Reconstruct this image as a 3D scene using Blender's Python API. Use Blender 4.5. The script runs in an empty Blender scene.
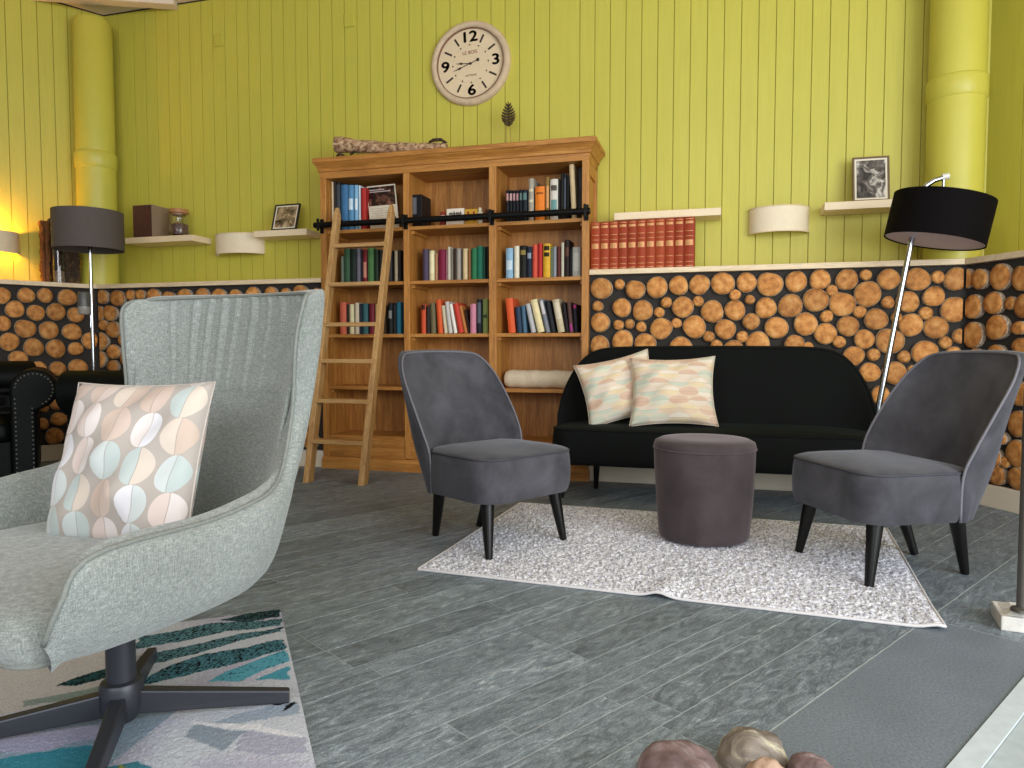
import bpy, bmesh, math, random
import numpy as np
from math import pi, sin, cos, tan, atan2, radians, sqrt, hypot
from mathutils import Vector, Matrix, Euler
from mathutils import noise as mnoise

S = bpy.context.scene
COL = S.collection
rnd = random.Random(11)

# ------------------------------------------------------------------ camera
F_PX, PITCH, YAW, CAM_H = 718.0, 0.0499, 0.2763, 0.87
RT = np.array([cos(YAW), sin(YAW), 0.0])
FW0 = np.array([-sin(YAW), cos(YAW), 0.0])
FW = FW0 * cos(PITCH) - np.array([0, 0, sin(PITCH)])
UP = np.array([0, 0, cos(PITCH)]) + FW0 * sin(PITCH)
CP = np.array([0, 0, CAM_H])

def on_plane(u, v, n, c):
    """the point of the plane n.x = c seen at photo position (u, v)"""
    r = FW + RT * (u - 512) / F_PX + UP * (384 - v) / F_PX
    n = np.array(n, float)
    return CP + r * ((c - n @ CP) / (n @ r))
def on_y(u, v, yy): return on_plane(u, v, (0, 1, 0), yy)
def on_z(u, v, zz=0.0): return on_plane(u, v, (0, 0, 1), zz)
def ab(a, b): return (RT * a + FW0 * b)[:2]          # lateral / depth -> ground x, y
def seen_at(P):
    d = np.array(P, float) - CP; zz = d @ FW
    return 512 + F_PX * (d @ RT) / zz, 384 - F_PX * (d @ UP) / zz

cam = bpy.data.cameras.new('camera'); camo = bpy.data.objects.new('camera', cam); COL.objects.link(camo)
cam.sensor_width = 36.0; cam.lens = 36.0 * F_PX / 1024.0; cam.clip_start = 0.02
camo.location = (0, 0, CAM_H); camo.rotation_euler = (pi / 2 - PITCH, 0, YAW)
S.camera = camo

# ------------------------------------------------------------------ materials
def lin(h):
    if isinstance(h, str):
        h = h.lstrip('#'); c = [int(h[i:i + 2], 16) / 255 for i in (0, 2, 4)]
    else: c = [x / 255 for x in h]
    return tuple((x / 12.92 if x <= .04045 else ((x + .055) / 1.055) ** 2.4) for x in c) + (1.0,)

class Mat:
    def __init__(s, name, color='#808080', rough=.6, metal=0.0, **kw):
        s.m = bpy.data.materials.new(name); s.m.use_nodes = True
        s.nt = s.m.node_tree; s.b = s.nt.nodes['Principled BSDF']
        s.b.inputs['Base Color'].default_value = lin(color)
        s.b.inputs['Roughness'].default_value = rough
        s.b.inputs['Metallic'].default_value = metal
        for k, v in kw.items(): s.b.inputs[k].default_value = v
    def n(s, t, **kw):
        x = s.nt.nodes.new(t)
        for k, v in kw.items():
            if k in x.inputs.keys(): x.inputs[k].default_value = v
            else: setattr(x, k, v)
        return x
    def l(s, a, b): s.nt.links.new(a, b)
    def coord(s, kind='Object', scale=(1, 1, 1), rot=(0, 0, 0)):
        tc = s.n('ShaderNodeTexCoord'); mp = s.n('ShaderNodeMapping')
        mp.inputs['Scale'].default_value = scale; mp.inputs['Rotation'].default_value = rot
        s.l(tc.outputs[kind], mp.inputs['Vector']); return mp.outputs['Vector']
    def noise(s, vec, scale=5, detail=4, rough=.55, dist=0.0):
        x = s.n('ShaderNodeTexNoise'); x.inputs['Scale'].default_value = scale
        x.inputs['Detail'].default_value = detail; x.inputs['Roughness'].default_value = rough
        x.inputs['Distortion'].default_value = dist
        s.l(vec, x.inputs['Vector']); return x.outputs['Fac']
    def ramp(s, fac, stops):
        x = s.n('ShaderNodeValToRGB'); e = x.color_ramp.elements
        while len(e) < len(stops): e.new(.5)
        for i, (p, c) in enumerate(stops):
            e[i].position = p; e[i].color = lin(c) if not isinstance(c, (int, float)) else (c, c, c, 1)
        s.l(fac, x.inputs['Fac']); return x.outputs['Color']
    def mix(s, fac, a, b, mode='MIX'):
        x = s.n('ShaderNodeMix', data_type='RGBA', blend_type=mode)
        for ix, val in ((0, fac), (6, a), (7, b)):
            sock = x.inputs[ix]
            if hasattr(val, 'is_output'): s.l(val, sock)
            elif isinstance(val, (int, float)): sock.default_value = val if ix == 0 else (val, val, val, 1)
            else: sock.default_value = lin(val)
        return x.outputs[2]
    def math(s, op, a, b=None, c=None):
        x = s.n('ShaderNodeMath', operation=op)
        for i, v in enumerate((a, b, c)):
            if v is None: continue
            if hasattr(v, 'is_output'): s.l(v, x.inputs[i])
            else: x.inputs[i].default_value = v
        return x.outputs[0]
    def color(s, sock): s.l(sock, s.b.inputs['Base Color'])
    def bump(s, h, strength=.3, dist=.01):
        x = s.n('ShaderNodeBump'); x.inputs['Strength'].default_value = strength; x.inputs['Distance'].default_value = dist
        s.l(h, x.inputs['Height']); s.l(x.outputs['Normal'], s.b.inputs['Normal'])

def plain(name, color, rough=.6, metal=0.0, var=.0, scale=8, bump=0, **kw):
    """a colour with a little unevenness"""
    M = Mat(name, color, rough, metal, **kw)
    if var or bump:
        v = M.coord('Object'); f = M.noise(v, scale, 4)
        if var:
            g = M.ramp(f, [(.25, 1 - var), (.75, 1 + var * .6)])
            M.color(M.mix(1.0, color, g, 'MULTIPLY'))
        if bump: M.bump(f, bump, .01)
    return M.m

def wood(name, dark, mid, light, axis='Z', scale=1.0, rough=.5):
    M = Mat(name, mid, rough)
    st = {'X': (1.2, 14, 14), 'Y': (14, 1.2, 14), 'Z': (14, 14, 1.2)}[axis]
    v = M.coord('Object', tuple(x * scale for x in st))
    f = M.noise(v, 2.2, 6, .62, .9)
    c = M.ramp(f, [(.28, dark), (.5, mid), (.72, light)])
    v2 = M.coord('Object', tuple(x * scale * 4 for x in st)); f2 = M.noise(v2, 4, 3)
    g = M.ramp(f2, [(.35, .82), (.65, 1.06)])
    M.color(M.mix(1.0, c, g, 'MULTIPLY')); M.bump(f2, .12, .004)
    return M.m

MT = {}
# green painted boarding
M = Mat('green_paint', '#c6b74a', .5)
v = M.coord('Object', (30, 30, 1.6)); f = M.noise(v, 1.6, 5, .6, .6)
v2 = M.coord('Object', (1, 1, 1)); f2 = M.noise(v2, 1.3, 2)
M.color(M.mix(1.0, M.mix(f2, '#bcb444', '#c6bd4d'), M.ramp(f, [(.3, .95), (.7, 1.03)]), 'MULTIPLY')); M.bump(f, .16, .006)
MT['green'] = M.m
M = Mat('green_paint_smooth', '#c3bd42', .42)
v = M.coord('Object'); f = M.noise(v, 6, 3); M.color(M.mix(f, '#beb646', '#c8bf4f')); M.bump(f, .05, .01)
MT['green_pipe'] = M.m
MT['green_dark'] = plain('groove_paint', '#8d8528', .7, var=.1)
MT['ceiling'] = plain('ceiling_paint', '#e3d0bd', .7, var=.03, scale=3)
MT['ledge'] = wood('whitewashed_ledge', '#dcc197', '#e7cfa9', '#efdab9', 'X', .8, .5)
MT['shelf_white'] = plain('white_shelf_lacquer', '#e8d3b0', .4, var=.03)
MT['baseboard'] = plain('white_baseboard', '#dccfb9', .5, var=.05, scale=4)
MT['backing'] = plain('black_backing_board', '#2c2722', .85, var=.25, scale=6)
MT['black'] = plain('black_iron', '#060505', .5, var=.2, **{'Specular IOR Level': .2})
MT['black_satin'] = plain('black_satin_wood', '#0a0806', .35, var=.2, **{'Specular IOR Level': .35})
MT['anthracite'] = plain('anthracite_metal', '#33343a', .42, .3, var=.08)
M = Mat('chrome', '#cfd2d6', .16, 1.0); v = M.coord('Object', (3, 3, 60)); f = M.noise(v, 2, 3)
M.color(M.mix(f, '#9ba0a5', '#c6cacd')); MT['chrome'] = M.m
MT['pine'] = wood('pine_upright', '#965f24', '#b67a35', '#ca9147', 'Z')
MT['pine_x'] = wood('pine_across', '#965f24', '#b67a35', '#ca9147', 'X')
MT['pine_back'] = wood('pine_back_boards', '#875420', '#aa7030', '#c28a43', 'Z', .8)
MT['ladder'] = wood('pale_pine_upright', '#9c7342', '#b98e57', '#caa36c', 'Z')
MT['ladder_x'] = wood('pale_pine_across', '#9c7342', '#b98e57', '#caa36c', 'X')
# sawn log ends
def log_mat(name, dark, mid, light):
    M = Mat(name, mid, .75)
    tc = M.n('ShaderNodeTexCoord'); oi = M.n('ShaderNodeObjectInfo')
    mp = M.n('ShaderNodeMapping'); M.l(tc.outputs['Object'], mp.inputs['Vector']); mp.inputs['Scale'].default_value = (1, .0, 1)
    vr = M.n('ShaderNodeVectorMath', operation='ADD'); M.l(mp.outputs['Vector'], vr.inputs[0])
    cx = M.n('ShaderNodeCombineXYZ'); M.l(oi.outputs['Random'], cx.inputs['Y']); M.l(cx.outputs['Vector'], vr.inputs[1])
    sc = M.n('ShaderNodeVectorMath', operation='SCALE'); M.l(vr.outputs['Vector'], sc.inputs[0]); sc.inputs['Scale'].default_value = 1
    mul = M.n('ShaderNodeVectorMath', operation='MULTIPLY'); M.l(cx.outputs['Vector'], mul.inputs[0]); mul.inputs[1].default_value = (0, 40, 0)
    ad = M.n('ShaderNodeVectorMath', operation='ADD'); M.l(mp.outputs['Vector'], ad.inputs[0]); M.l(mul.outputs['Vector'], ad.inputs[1])
    ln = M.n('ShaderNodeVectorMath', operation='LENGTH'); M.l(mp.outputs['Vector'], ln.inputs[0])
    nz = M.noise(ad.outputs['Vector'], 1.6, 2)
    r = M.math('ADD', ln.outputs['Value'], M.math('MULTIPLY', nz, .35))
    ring = M.math('SINE', M.math('MULTIPLY', r, 38))
    base = M.ramp(M.noise(ad.outputs['Vector'], 1.8, 4, .5), [(.3, dark), (.5, mid), (.72, light)])
    g = M.ramp(M.math('MULTIPLY_ADD', ring, .5, .5), [(.0, .90), (1, 1.04)])
    c = M.mix(1.0, base, g, 'MULTIPLY')
    b = M.ramp(oi.outputs['Random'], [(0, .84), (.5, 1.0), (1, 1.12)])
    c = M.mix(1.0, c, b, 'MULTIPLY')
    edge = M.ramp(ln.outputs['Value'], [(.80, 1), (.99, .62)])
    M.color(M.mix(1.0, c, edge, 'MULTIPLY')); M.bump(nz, .1, .02)
    return M.m
MT['log'] = log_mat('sawn_log_end', '#9c6029', '#c5833f', '#d9a25f')
M = Mat('log_bark', '#8d7458', .9); v = M.coord('Object', (6, 30, 6)); f = M.noise(v, 3, 4)
M.color(M.ramp(f, [(.35, '#5c4430'), (.55, '#b9a58c'), (.75, '#ded3c2')])); MT['bark'] = M.m

def velvet(name, dark, light, sheen=.6, scale=5, tint='#ffffff', rough=.85):
    M = Mat(name, light, rough)
    M.b.inputs['Sheen Weight'].default_value = sheen; M.b.inputs['Sheen Roughness'].default_value = .45
    M.b.inputs['Sheen Tint'].default_value = lin(tint)
    M.b.inputs['Specular IOR Level'].default_value = .2
    v = M.coord('Object'); f = M.noise(v, scale, 5, .6, .4)
    M.color(M.ramp(f, [(.3, dark), (.7, light)]))
    v2 = M.coord('Object'); f2 = M.noise(v2, 320, 2); M.bump(f2, .12, .002)
    return M.m
MT['velvet_grey'] = velvet('grey_velvet', '#363539', '#555459', .25, 5, '#cfd4e0')
MT['velvet_taupe'] = velvet('taupe_velvet', '#372f30', '#494041', .3, 5, '#e0d4d8')
MT['velvet_black'] = velvet('black_green_velvet', '#030504', '#060a07', .03, 4, '#7fa090')
MT['piping_grey'] = plain('grey_piping', '#3a3a41', .7, var=.1)
MT['piping_pale'] = plain('pale_edge_piping', '#68666c', .7, var=.1)
MT['leather'] = plain('black_green_leather', '#050807', .5, var=.3, scale=14, bump=.1, **{'Specular IOR Level': .12})
MT['nail'] = plain('brass_nail', '#8d8d84', .3, .9, var=.05)

def weave(name, dark, mid, light):
    M = Mat(name, mid, .9)
    M.b.inputs['Sheen Weight'].default_value = .25; M.b.inputs['Specular IOR Level'].default_value = .15
    va = M.coord('Object', (500, 500, 70)); vc = M.coord('Object', (70, 70, 560))
    fa = M.noise(va, 1, 2); fb = M.noise(vc, 1, 2); fc = M.noise(M.coord('Object'), 420, 2)
    s_ = M.math('ADD', M.math('MULTIPLY', fa, .4), M.math('ADD', M.math('MULTIPLY', fb, .35), M.math('MULTIPLY', fc, .25)))
    c = M.ramp(s_, [(.36, dark), (.5, mid), (.64, light)])
    big = M.ramp(M.noise(M.coord('Object'), 5, 3), [(.3, .94), (.7, 1.04)])
    M.color(M.mix(1.0, c, big, 'MULTIPLY')); M.bump(s_, .45, .004)
    return M.m
MT['weave'] = weave('grey_green_weave', '#666b67', '#828783', '#a2a6a0')
MT['weave_pipe'] = plain('weave_piping', '#777a74', .9, var=.2, scale=120, bump=.2)

def leafy(name, bg, cols, nx, ny, swap=False, asp=.46):
    """printed cushion cloth: rows of two-tone ovals each with a centre vein"""
    M = Mat(name, bg, .85); M.b.inputs['Sheen Weight'].default_value = .15; M.b.inputs['Specular IOR Level'].default_value = .2
    tc = M.n('ShaderNodeTexCoord'); sp = M.n('ShaderNodeSeparateXYZ'); M.l(tc.outputs['UV'], sp.inputs[0])
    U, V = (sp.outputs['Y'], sp.outputs['X']) if swap else (sp.outputs['X'], sp.outputs['Y'])
    u = M.math('MULTIPLY', U, nx); vv = M.math('MULTIPLY', V, ny)
    iu = M.math('FLOOR', u); u2 = M.math('ADD', u, 0.0)
    v2 = M.math('ADD', vv, M.math('MULTIPLY', iu, .13 if not swap else .5))
    iv = M.math('FLOOR', v2)
    fu = M.math('SUBTRACT', M.math('FRACT', u2), .5); fv = M.math('SUBTRACT', M.math('FRACT', v2), .5)
    slant = M.math('ADD', fu, M.math('MULTIPLY', fv, -.12 if not swap else 0.0))
    d = M.math('ADD', M.math('POWER', M.math('DIVIDE', slant, asp), 2), M.math('POWER', M.math('DIVIDE', fv, .5), 2))
    ins = M.math('LESS_THAN', d, 1.0)
    cb = M.n('ShaderNodeCombineXYZ'); M.l(iu, cb.inputs[0]); M.l(iv, cb.inputs[1])
    side = M.math('GREATER_THAN', slant, 0.0)
    wn = M.n('ShaderNodeTexWhiteNoise', noise_dimensions='3D'); M.l(cb.outputs[0], wn.inputs['Vector'])
    pick = M.math('FRACT', M.math('MULTIPLY_ADD', side, .125, wn.outputs['Value']))
    rp = M.n('ShaderNodeValToRGB'); rp.color_ramp.interpolation = 'CONSTANT'; e = rp.color_ramp.elements
    while len(e) < len(cols): e.new(.5)
    for i, c in enumerate(cols): e[i].position = i / len(cols); e[i].color = lin(c)
    M.l(pick, rp.inputs['Fac'])
    c = M.mix(ins, bg, rp.outputs['Color'])
    vein = M.math('LESS_THAN', M.math('ABSOLUTE', slant), .014)
    c = M.mix(M.math('MULTIPLY', vein, .55), c, '#8b7f78')
    M.color(c); M.bump(M.noise(M.coord('UV'), 260, 2), .15, .003)
    return M.m
MT['leafy'] = leafy('oval_print_cloth', '#a59c94', ['#bfaca0', '#c9b9b1', '#cfc5c1', '#cdcbce', '#b9bfbd', '#abb4b1', '#c3b6a9', '#bba799'], 5.0, 4.6, asp=.45)
MT['leafy_warm'] = leafy('oval_print_cloth_cream', '#dccab2', ['#d6b79f', '#dcc3a6', '#e0cca6', '#e4d8c6', '#d0cfba', '#c4c9b6', '#dccdbb', '#d2b29a'], 8.0, 4.4, True, .5)

def shag(name):
    M = Mat(name, '#b5b0b2', .95); M.b.inputs['Sheen Weight'].default_value = .2; M.b.inputs['Specular IOR Level'].default_value = .1
    f = M.noise(M.coord('Object'), 95, 3, .7); f2 = M.noise(M.coord('Object'), 3, 3)
    c = M.ramp(f, [(.35, '#74717d'), (.46, '#b6b5be'), (.56, '#ebebf0')])
    M.color(M.mix(1.0, c, M.ramp(f2, [(.3, .92), (.7, 1.04)]), 'MULTIPLY')); M.bump(f, .5, .01)
    return M.m
MT['shag'] = shag('grey_white_shag')
MT['binding'] = plain('rug_binding', '#c9c5c4', .9, var=.1, scale=60)
M = Mat('printed_rug_pile', '#b0b0b8', .95); M.b.inputs['Specular IOR Level'].default_value = .1
at = M.n('ShaderNodeAttribute', attribute_name='pattern')
f = M.noise(M.coord('Object'), 260, 3, .7)
M.color(M.mix(1.0, at.outputs['Color'], M.ramp(f, [(.3, .72), (.7, 1.15)]), 'MULTIPLY')); M.bump(f, .5, .006)
MT['print_rug'] = M.m
# slate-look planks
M = Mat('slate_look_plank', '#5b6366', .5)
at = M.n('ShaderNodeAttribute', attribute_name='tone')
rot = (0, 0, radians(-58))
mp = M.coord('Object', (1, 1, 1), rot)
v = M.n('ShaderNodeMapping'); M.l(mp, v.inputs['Vector']); v.inputs['Scale'].default_value = (3.2, 11, 1)
sep = M.n('ShaderNodeVectorMath', operation='ADD'); M.l(v.outputs['Vector'], sep.inputs[0])
cc = M.n('ShaderNodeCombineXYZ'); spc = M.n('ShaderNodeSeparateColor'); M.l(at.outputs['Color'], spc.inputs[0])
M.l(M.math('MULTIPLY', spc.outputs[1], 50), cc.inputs[2]); M.l(cc.outputs[0], sep.inputs[1])
f = M.noise(sep.outputs[0], 3, 8, .68, 1.6)
vg = M.n('ShaderNodeMapping'); M.l(mp, vg.inputs['Vector']); vg.inputs['Scale'].default_value = (18, 60, 1); vg.inputs['Rotation'].default_value = (0, 0, .3)
f2 = M.noise(vg.outputs['Vector'], 3, 6, .7, .8)
f3 = M.noise(mp, 210, 3, .75)
base = M.ramp(f, [(.28, '#4b5459'), (.46, '#687279'), (.6, '#818c92'), (.76, '#b3bdc2')])
c = M.mix(1.0, base, M.ramp(f2, [(.28, .75), (.5, .98), (.66, 1.45)]), 'MULTIPLY')
c = M.mix(1.0, c, M.ramp(f3, [(.34, .72), (.5, 1.0), (.66, 1.4)]), 'MULTIPLY')
c = M.mix(1.0, c, M.ramp(spc.outputs[0], [(0, .62), (1, 1.22)]), 'MULTIPLY')
M.color(c); M.bump(M.math('ADD', f, f2), .22, .004)
M.l(M.ramp(f2, [(.3, .42), (.7, .62)]), M.b.inputs['Roughness'])
MT['slate'] = M.m
M = Mat('smooth_dark_slab', '#4f5759', .5); f = M.noise(M.coord('Object'), 150, 4, .7); f2 = M.noise(M.coord('Object'), 4, 4)
M.color(M.mix(1.0, M.ramp(f, [(.3, '#555d64'), (.7, '#7e8790')]), M.ramp(f2, [(.3, .9), (.7, 1.08)]), 'MULTIPLY')); M.bump(f, .2, .003)
MT['slab'] = M.m
MT['grout'] = plain('pale_grout', '#a3a8a6', .85, var=.15, scale=40)
MT['pale_tile'] = plain('pale_tile', '#a9b3b5', .5, var=.12, scale=25, bump=.1)
MT['edge_strip'] = plain('pale_edge_strip', '#bcc5c8', .5, var=.1, scale=30)
MT['shade_grey'] = plain('grey_lamp_cloth', '#544b46', .8, var=.06, scale=60, bump=.05)
MT['shade_black'] = plain('black_lamp_cloth', '#0b0809', .85, var=.1, scale=60, bump=.05, **{'Specular IOR Level': .1})
MT['diffuser'] = plain('lilac_diffuser', '#cdc6d2', .6, var=.04)
MT['shade_cream'] = plain('cream_lamp_cloth', '#ebdcbf', .8, var=.04, scale=60, bump=.05)
M = Mat('lit_lamp_cloth', '#d8cdb0', .8); v = M.coord('Object'); f = M.noise(v, 40, 2)
M.color(M.mix(f, '#cfc3a6', '#ddd2b6')); MT['shade_lit'] = M.m
M.b.inputs['Transmission Weight'].default_value = 0
M = Mat('warm_bulb', '#ffb040', .5); M.b.inputs['Emission Color'].default_value = (1, .55, .15, 1); M.b.inputs['Emission Strength'].default_value = 6
f = M.noise(M.coord('Object'), 3, 2); M.color(M.mix(f, '#ffb040', '#ffc060')); MT['bulb'] = M.m
MT['white_stone'] = plain('white_cast_stone', '#cfcbc2', .85, var=.15, scale=30, bump=.4)
MT['post_grey'] = plain('grey_post_metal', '#57524c', .45, .5, var=.1)
M = Mat('river_stone', '#7a6a66', .7); f = M.noise(M.coord('Object'), 9, 6, .65, 1.0)
M.color(M.ramp(f, [(.3, '#4d3e3d'), (.5, '#755f5c'), (.68, '#9a9093')])); M.bump(f, .3, .01); MT['stone_red'] = M.m
M = Mat('pale_veined_stone', '#8f8a7c', .7); f = M.noise(M.coord('Object'), 8, 6, .65, 1.6)
M.color(M.ramp(f, [(.3, '#52483f'), (.5, '#7d7267'), (.62, '#c0b99c'), (.75, '#776e6c')])); M.bump(f, .3, .01); MT['stone_pale'] = M.m
MT['stone_tan'] = plain('tan_stone', '#a98b74', .7, var=.2, scale=10, bump=.3)
M = Mat('birch_bark', '#b79a7c', .85); f = M.noise(M.coord('Object', (30, 45, 45)), 1, 5, .7, .6)
M.color(M.ramp(f, [(.3, '#2c1a0e'), (.42, '#7c5a3c'), (.55, '#c3a07c'), (.72, '#e0c6a6')])); M.bump(f, .6, .01); MT['birch'] = M.m
M = Mat('dark_bark', '#3a2a20', .9); f = M.noise(M.coord('Object', (40, 40, 18)), 1, 5, .7, .8)
M.color(M.ramp(f, [(.3, '#17100c'), (.55, '#42301f'), (.75, '#7a5a3a')])); M.bump(f, .8, .01); MT['dark_bark'] = M.m
MT['orange_bark'] = plain('orange_brown_bark', '#7a4a24', .85, var=.5, scale=25, bump=.5)
M = Mat('clear_glass', '#ffffff', .04); M.b.inputs['Transmission Weight'].default_value = 1; M.b.inputs['IOR'].default_value = 1.45
f = M.noise(M.coord('Object'), 12, 2); M.l(M.ramp(f, [(0, .02), (1, .08)]), M.b.inputs['Roughness']); MT['glass'] = M.m
MT['potpourri'] = plain('dark_berries', '#6b4a42', .7, var=.8, scale=60, bump=.6)
MT['lid_wood'] = wood('jar_lid_wood', '#8d5833', '#b07a4c', '#c18d5f', 'X', 1.5)
M = Mat('grid_box_front', '#2a1212', .5); br = M.n('ShaderNodeTexBrick'); M.l(M.coord('Object', (1, 1, 1), (pi / 2, 0, 0)), br.inputs['Vector'])
br.offset = 0; br.inputs['Color1'].default_value = lin('#5a2a2a'); br.inputs['Color2'].default_value = lin('#6b3530'); br.inputs['Mortar'].default_value = lin('#241012')
br.inputs['Scale'].default_value = 1; br.inputs['Brick Width'].default_value = .013; br.inputs['Row Height'].default_value = .013; br.inputs['Mortar Size'].default_value = .0025
M.color(br.outputs['Color']); MT['grid_box'] = M.m
MT['grid_box_side'] = plain('brown_box_side', '#8f7a64', .6, var=.08)
MT['clock_rim'] = plain('distressed_cream_rim', '#cdb596', .65, var=.16, scale=22, bump=.2)
MT['clock_face'] = plain('cream_clock_face', '#dfc9a6', .7, var=.06, scale=5)
MT['clock_ink'] = plain('dark_brown_ink', '#33241a', .7, var=.1)
MT['clock_red'] = plain('red_brown_ink', '#8a5240', .7, var=.1)
MT['rust_metal'] = plain('rusty_brown_metal', '#4a3a1c', .7, .3, var=.3, scale=40)
MT['rod_tan'] = plain('tan_rod', '#a8924a', .6, var=.1)
MT['blanket'] = plain('cream_blanket', '#d3c3a7', .95, var=.08, scale=30, bump=.3)
MT['paper'] = plain('book_page_block', '#d8c9a8', .9, var=.08, scale=90)
MT['gold'] = plain('gold_tooling', '#c98f58', .5, .2, var=.15, scale=60)
MT['plug'] = plain('green_plastic', '#beb646', .45, var=.04)
def photo_mat(name, dark, mid, light, seed):
    M = Mat(name, mid, .35); v = M.n('ShaderNodeMapping'); tc = M.n('ShaderNodeTexCoord'); M.l(tc.outputs['Object'], v.inputs['Vector'])
    v.inputs['Location'].default_value = (seed, seed * .7, seed * .3)
    f = M.noise(v.outputs['Vector'], 16, 6, .62, 1.2); M.color(M.ramp(f, [(.36, dark), (.5, mid), (.64, light)])); return M.m
MT['photo_grey'] = photo_mat('old_black_white_print', '#17120f', '#5d5650', '#d6cfc4', 3.1)
MT['photo_sepia'] = photo_mat('old_sepia_print', '#2a2015', '#7c6a4c', '#c9b18a', 7.7)
MT['mount_cream'] = plain('cream_mount', '#e0d6c2', .7, var=.03)
MT['frame_dark'] = plain('dark_frame', '#241d17', .5, var=.15)
MT['frame_brown'] = plain('brown_frame', '#6a5636', .5, var=.15)

_solid = {}
def tint(hexc, rough=.6):
    """cloth / paper cover of one printed colour"""
    k = (hexc, rough)
    if k not in _solid: _solid[k] = plain('cover_' + hexc.lstrip('#'), hexc, rough, var=.12, scale=35, **{'Specular IOR Level': .22})
    return _solid[k]

# ------------------------------------------------------------------ mesh helpers
class MB:
    """collects simple shapes into one mesh"""
    def __init__(s): s.v, s.f, s.mi = [], [], []
    def add(s, vs, fs, mi=0):
        o = len(s.v); s.v += [tuple(map(float, p)) for p in vs]; s.f += [tuple(i + o for i in f) for f in fs]; s.mi += [mi] * len(fs); return s
    def box(s, x0, x1, y0, y1, z0, z1, mi=0):
        return s.add([(x, y, z) for z in (z0, z1) for y in (y0, y1) for x in (x0, x1)],
                     [(0, 2, 3, 1), (4, 5, 7, 6), (0, 1, 5, 4), (2, 6, 7, 3), (0, 4, 6, 2), (1, 3, 7, 5)], mi)
    def hexa(s, lo, hi, mi=0):
        """eight corners: four below (ccw seen from above), four above"""
        return s.add(list(lo) + list(hi), [(3, 2, 1, 0), (4, 5, 6, 7), (0, 1, 5, 4), (1, 2, 6, 5), (2, 3, 7, 6), (3, 0, 4, 7)], mi)
    def tube(s, pts, rad, n=12, mi=0, caps=True, flat=1.0):
        pts = [Vector(p) for p in pts]; rad = rad if isinstance(rad, (list, tuple)) else [rad] * len(pts)
        rings, ref = [], None
        for i, p in enumerate(pts):
            t = (pts[min(i + 1, len(pts) - 1)] - pts[max(i - 1, 0)]).normalized()
            if ref is None: ref = Vector((0, 0, 1)) if abs(t.z) < .9 else Vector((1, 0, 0))
            a = (ref - t * ref.dot(t)).normalized(); b = t.cross(a); ref = a
            rings.append([p + a * (cos(2 * pi * k / n) * rad[i] * flat) + b * (sin(2 * pi * k / n) * rad[i]) for k in range(n)])
        vs = [q for r in rings for q in r]; fs = []
        for i in range(len(pts) - 1):
            for k in range(n):
                k2 = (k + 1) % n; fs.append((i * n + k, i * n + k2, (i + 1) * n + k2, (i + 1) * n + k))
        if caps: fs += [tuple(range(n - 1, -1, -1)), tuple((len(pts) - 1) * n + k for k in range(n))]
        return s.add(vs, fs, mi)
    def lathe(s, prof, n=32, c=(0, 0, 0), mi=0, a0=0, a1=2 * pi):
        full = abs(a1 - a0 - 2 * pi) < 1e-6; m = n if full else n + 1
        vs = [(c[0] + r * cos(a0 + (a1 - a0) * k / n), c[1] + r * sin(a0 + (a1 - a0) * k / n), c[2] + z) for r, z in prof for k in range(m)]
        fs = []
        for i in range(len(prof) - 1):
            for k in range(n):
                k2 = (k + 1) % m if full else k + 1
                fs.append((i * m + k, i * m + k2, (i + 1) * m + k2, (i + 1) * m + k))
        return s.add(vs, fs, mi)
    def prism(s, poly, axis, d0, d1, mi=0):
        """polygon in the two other axes, extruded along axis"""
        def P(a, b, d): return {'x': (d, a, b), 'y': (a, d, b), 'z': (a, b, d)}[axis]
        n = len(poly)
        return s.add([P(a, b, d0) for a, b in poly] + [P(a, b, d1) for a, b in poly],
                     [tuple(range(n)), tuple(range(2 * n - 1, n - 1, -1))] + [(i, (i + 1) % n + 0, (i + 1) % n + n, i + n) for i in range(n)], mi)
    def grid(s, rows, close_u=False, mi=0):
        """rows of equal length joined into quads"""
        m = len(rows[0]); vs = [p for r in rows for p in r]; fs = []
        for i in range(len(rows) - 1):
            for k in range(m - (0 if close_u else 1)):
                k2 = (k + 1) % m; fs.append((i * m + k, i * m + k2, (i + 1) * m + k2, (i + 1) * m + k))
        return s.add(vs, fs, mi)
    def move(s, mat):
        s.v = [tuple(mat @ Vector(p)) for p in s.v]; return s

def setp(o, label=None, cat=None, group=None, kind=None):
    for k, x in (('label', label), ('category', cat), ('group', group), ('kind', kind)):
        if x: o[k] = x
    return o

def obj(name, mb, mat, parent=None, smooth=False, bevel=0, sub=0, loc=(0, 0, 0), rotz=0, seg=2, recalc=True, merge=False, angle=40):
    me = bpy.data.meshes.new(name); me.from_pydata(mb.v, [], mb.f)
    mats = mat if isinstance(mat, (list, tuple)) else [mat]
    for m in mats: me.materials.append(m)
    if len(mats) > 1: me.polygons.foreach_set('material_index', mb.mi)
    if recalc or merge:
        bm = bmesh.new(); bm.from_mesh(me)
        if merge: bmesh.ops.remove_doubles(bm, verts=bm.verts, dist=1e-5)
        if recalc: bmesh.ops.recalc_face_normals(bm, faces=bm.faces)
        bm.to_mesh(me); bm.free()
    if smooth:
        me.polygons.foreach_set('use_smooth', [True] * len(me.polygons))
        if smooth == 'auto':
            try: me.set_sharp_from_angle(angle=radians(angle))
            except Exception: pass
    o = bpy.data.objects.new(name, me); COL.objects.link(o)
    o.location = loc; o.rotation_euler = (0, 0, rotz)
    if parent: o.parent = parent
    if bevel:
        b = o.modifiers.new('bevel', 'BEVEL'); b.width = bevel; b.segments = seg; b.limit_method = 'ANGLE'; b.angle_limit = radians(35)
    if sub:
        d = o.modifiers.new('sub', 'SUBSURF'); d.levels = d.render_levels = sub
    return o

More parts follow.
